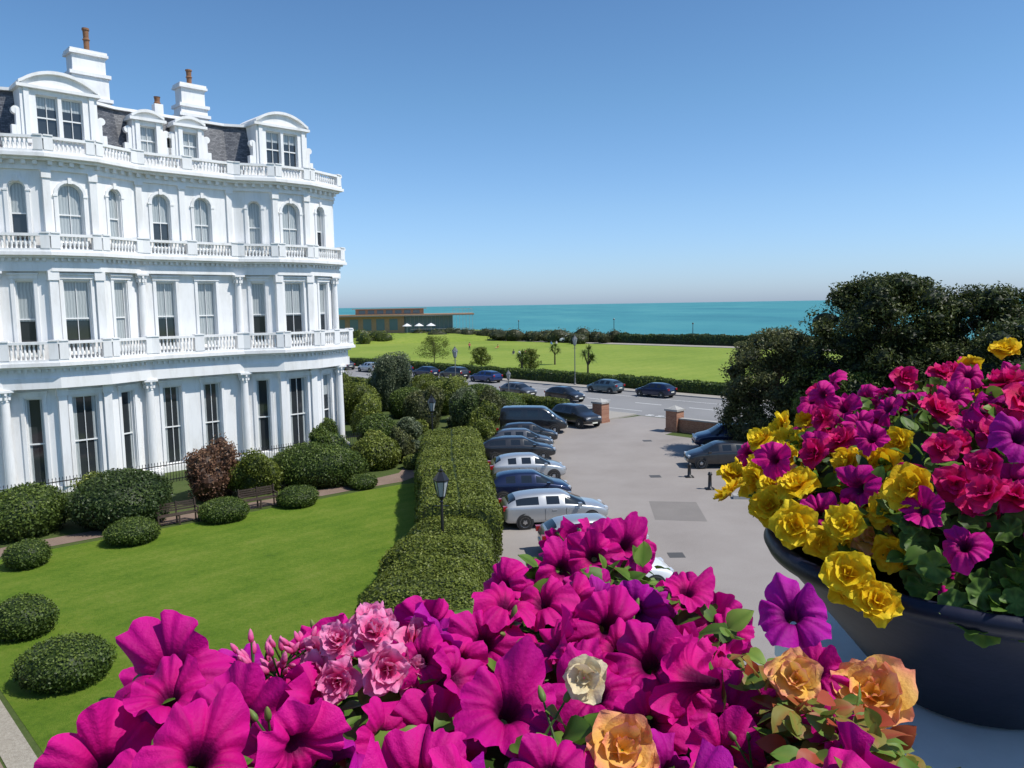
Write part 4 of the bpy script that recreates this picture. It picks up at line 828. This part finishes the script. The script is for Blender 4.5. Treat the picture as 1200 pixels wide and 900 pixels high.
for (x,y,z,s,k) in ((.385,.86,9.185,.032,'yel'),(.41,.84,9.16,.027,'yel'),(.395,.87,9.165,.03,'yel')):
    p=np.array([x,y,z]); putf(k,p,tocamv(p)+np.array([0,0,.3])+r.normal(size=3)*.15,s)
emit(PB)
LP=[];LD=[];LS=[]
for k in range(5200):
    D=r.normal(size=3); D/=np.linalg.norm(D)
    p=c0+D*ra*(1.01-.12*r.random()+.05*nzp(D[None])[0])
    if lowcut(p): continue
    LP.append(p); LD.append(D+r.normal(size=3)*.8); LS.append(r.uniform(.016,.032))
V,Q,Cc=place_leaf(T_leaf,LP,LD,LS,r); qmesh('leaves',V,Q,Cc,[L_grn],smooth=True,parent=PB)
RP=[];RN=[];RS=[]
for k in range(1700):
    D=r.normal(size=3); D/=np.linalg.norm(D)
    p=c0+D*ra*(1.03-.1*r.random())
    if p[0]/p[1]<.52 or p[2]<9.14 or p[2]>9.27: continue
    RP.append(p); RN.append(D+np.array([0,-.2,.6])+r.normal(size=3)*.35); RS.append(r.uniform(.012,.022))
V,Q,Cc=place(T_rl,RP,RN,RS,r,0); Cc[:,0]=np.clip(Cc[:,0]+np.repeat(r.normal(size=len(RP))*.14,len(T_rl[0][0])),0,1); qmesh('geranium_leaves',V,Q,Cc,[L_ger],smooth=True,parent=PB)
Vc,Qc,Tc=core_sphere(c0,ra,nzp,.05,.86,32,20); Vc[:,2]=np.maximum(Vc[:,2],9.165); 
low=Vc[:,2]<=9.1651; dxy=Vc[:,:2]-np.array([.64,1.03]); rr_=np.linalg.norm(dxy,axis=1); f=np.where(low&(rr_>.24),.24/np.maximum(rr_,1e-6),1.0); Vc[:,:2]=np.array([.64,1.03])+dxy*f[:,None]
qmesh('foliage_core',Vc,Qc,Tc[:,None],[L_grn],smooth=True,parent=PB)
# ---------------------------------------------------------------- light, sky, camera
SUN_EL=56; sx,sy=.95,-.30; az=math.atan2(sx,sy)
w=bpy.data.worlds.new('World'); S.world=w; w.use_nodes=True; nt=w.node_tree; bg=nt.nodes['Background']
sky=nt.nodes.new('ShaderNodeTexSky'); sky.sky_type='NISHITA'; sky.sun_disc=False; sky.sun_elevation=math.radians(SUN_EL); sky.sun_rotation=az; sky.air_density=1.0; sky.dust_density=.6; sky.ozone_density=2.0; sky.altitude=0
tc=nt.nodes.new('ShaderNodeTexCoord'); sp=nt.nodes.new('ShaderNodeSeparateXYZ'); nt.links.new(tc.outputs['Generated'],sp.inputs[0])
rp=ramp(nt,[(0,(.56,.72,1.15)),(.05,(.57,.73,1.04)),(.12,(.58,.74,.95)),(.25,(.52,.72,.86)),(.5,(.42,.60,.76))],sp.outputs[2])
mu=nt.nodes.new('ShaderNodeMix'); mu.data_type='RGBA'; mu.blend_type='MULTIPLY'; mu.inputs[0].default_value=1
nt.links.new(sky.outputs[0],mu.inputs[6]); nt.links.new(rp.outputs[0],mu.inputs[7]); nt.links.new(mu.outputs[2],bg.inputs[0]); bg.inputs[1].default_value=.15
nt.nodes.active=bg
bg.inputs[1].default_value=.15
for e in rp.color_ramp.elements: c=e.color; e.color=(c[0]*1.12,c[1]*1.12,c[2]*1.12,1)
l=bpy.data.lights.new('sun','SUN'); l.energy=4.8; l.angle=math.radians(.5); l.color=(1,.955,.875); lo=bpy.data.objects.new('sun',l); S.collection.objects.link(lo)
ce=math.cos(math.radians(SUN_EL)); hl=math.hypot(sx,sy); v=Vector((sx/hl*ce,sy/hl*ce,math.sin(math.radians(SUN_EL)))); lo.rotation_euler=v.to_track_quat('Z','Y').to_euler()
cd=bpy.data.cameras.new('camera'); co=bpy.data.objects.new('camera',cd); S.collection.objects.link(co); cd.lens=27; cd.sensor_width=36; cd.clip_start=.05; cd.clip_end=100000
co.matrix_world=Matrix.Translation((0,0,CAMZ))@Matrix.Rotation(math.radians(90-5.86),4,'X')@Matrix.Rotation(math.radians(-.93),4,'Z')
S.camera=co
S.view_settings.view_transform='Standard'; S.view_settings.look='None'; S.view_settings.exposure=0
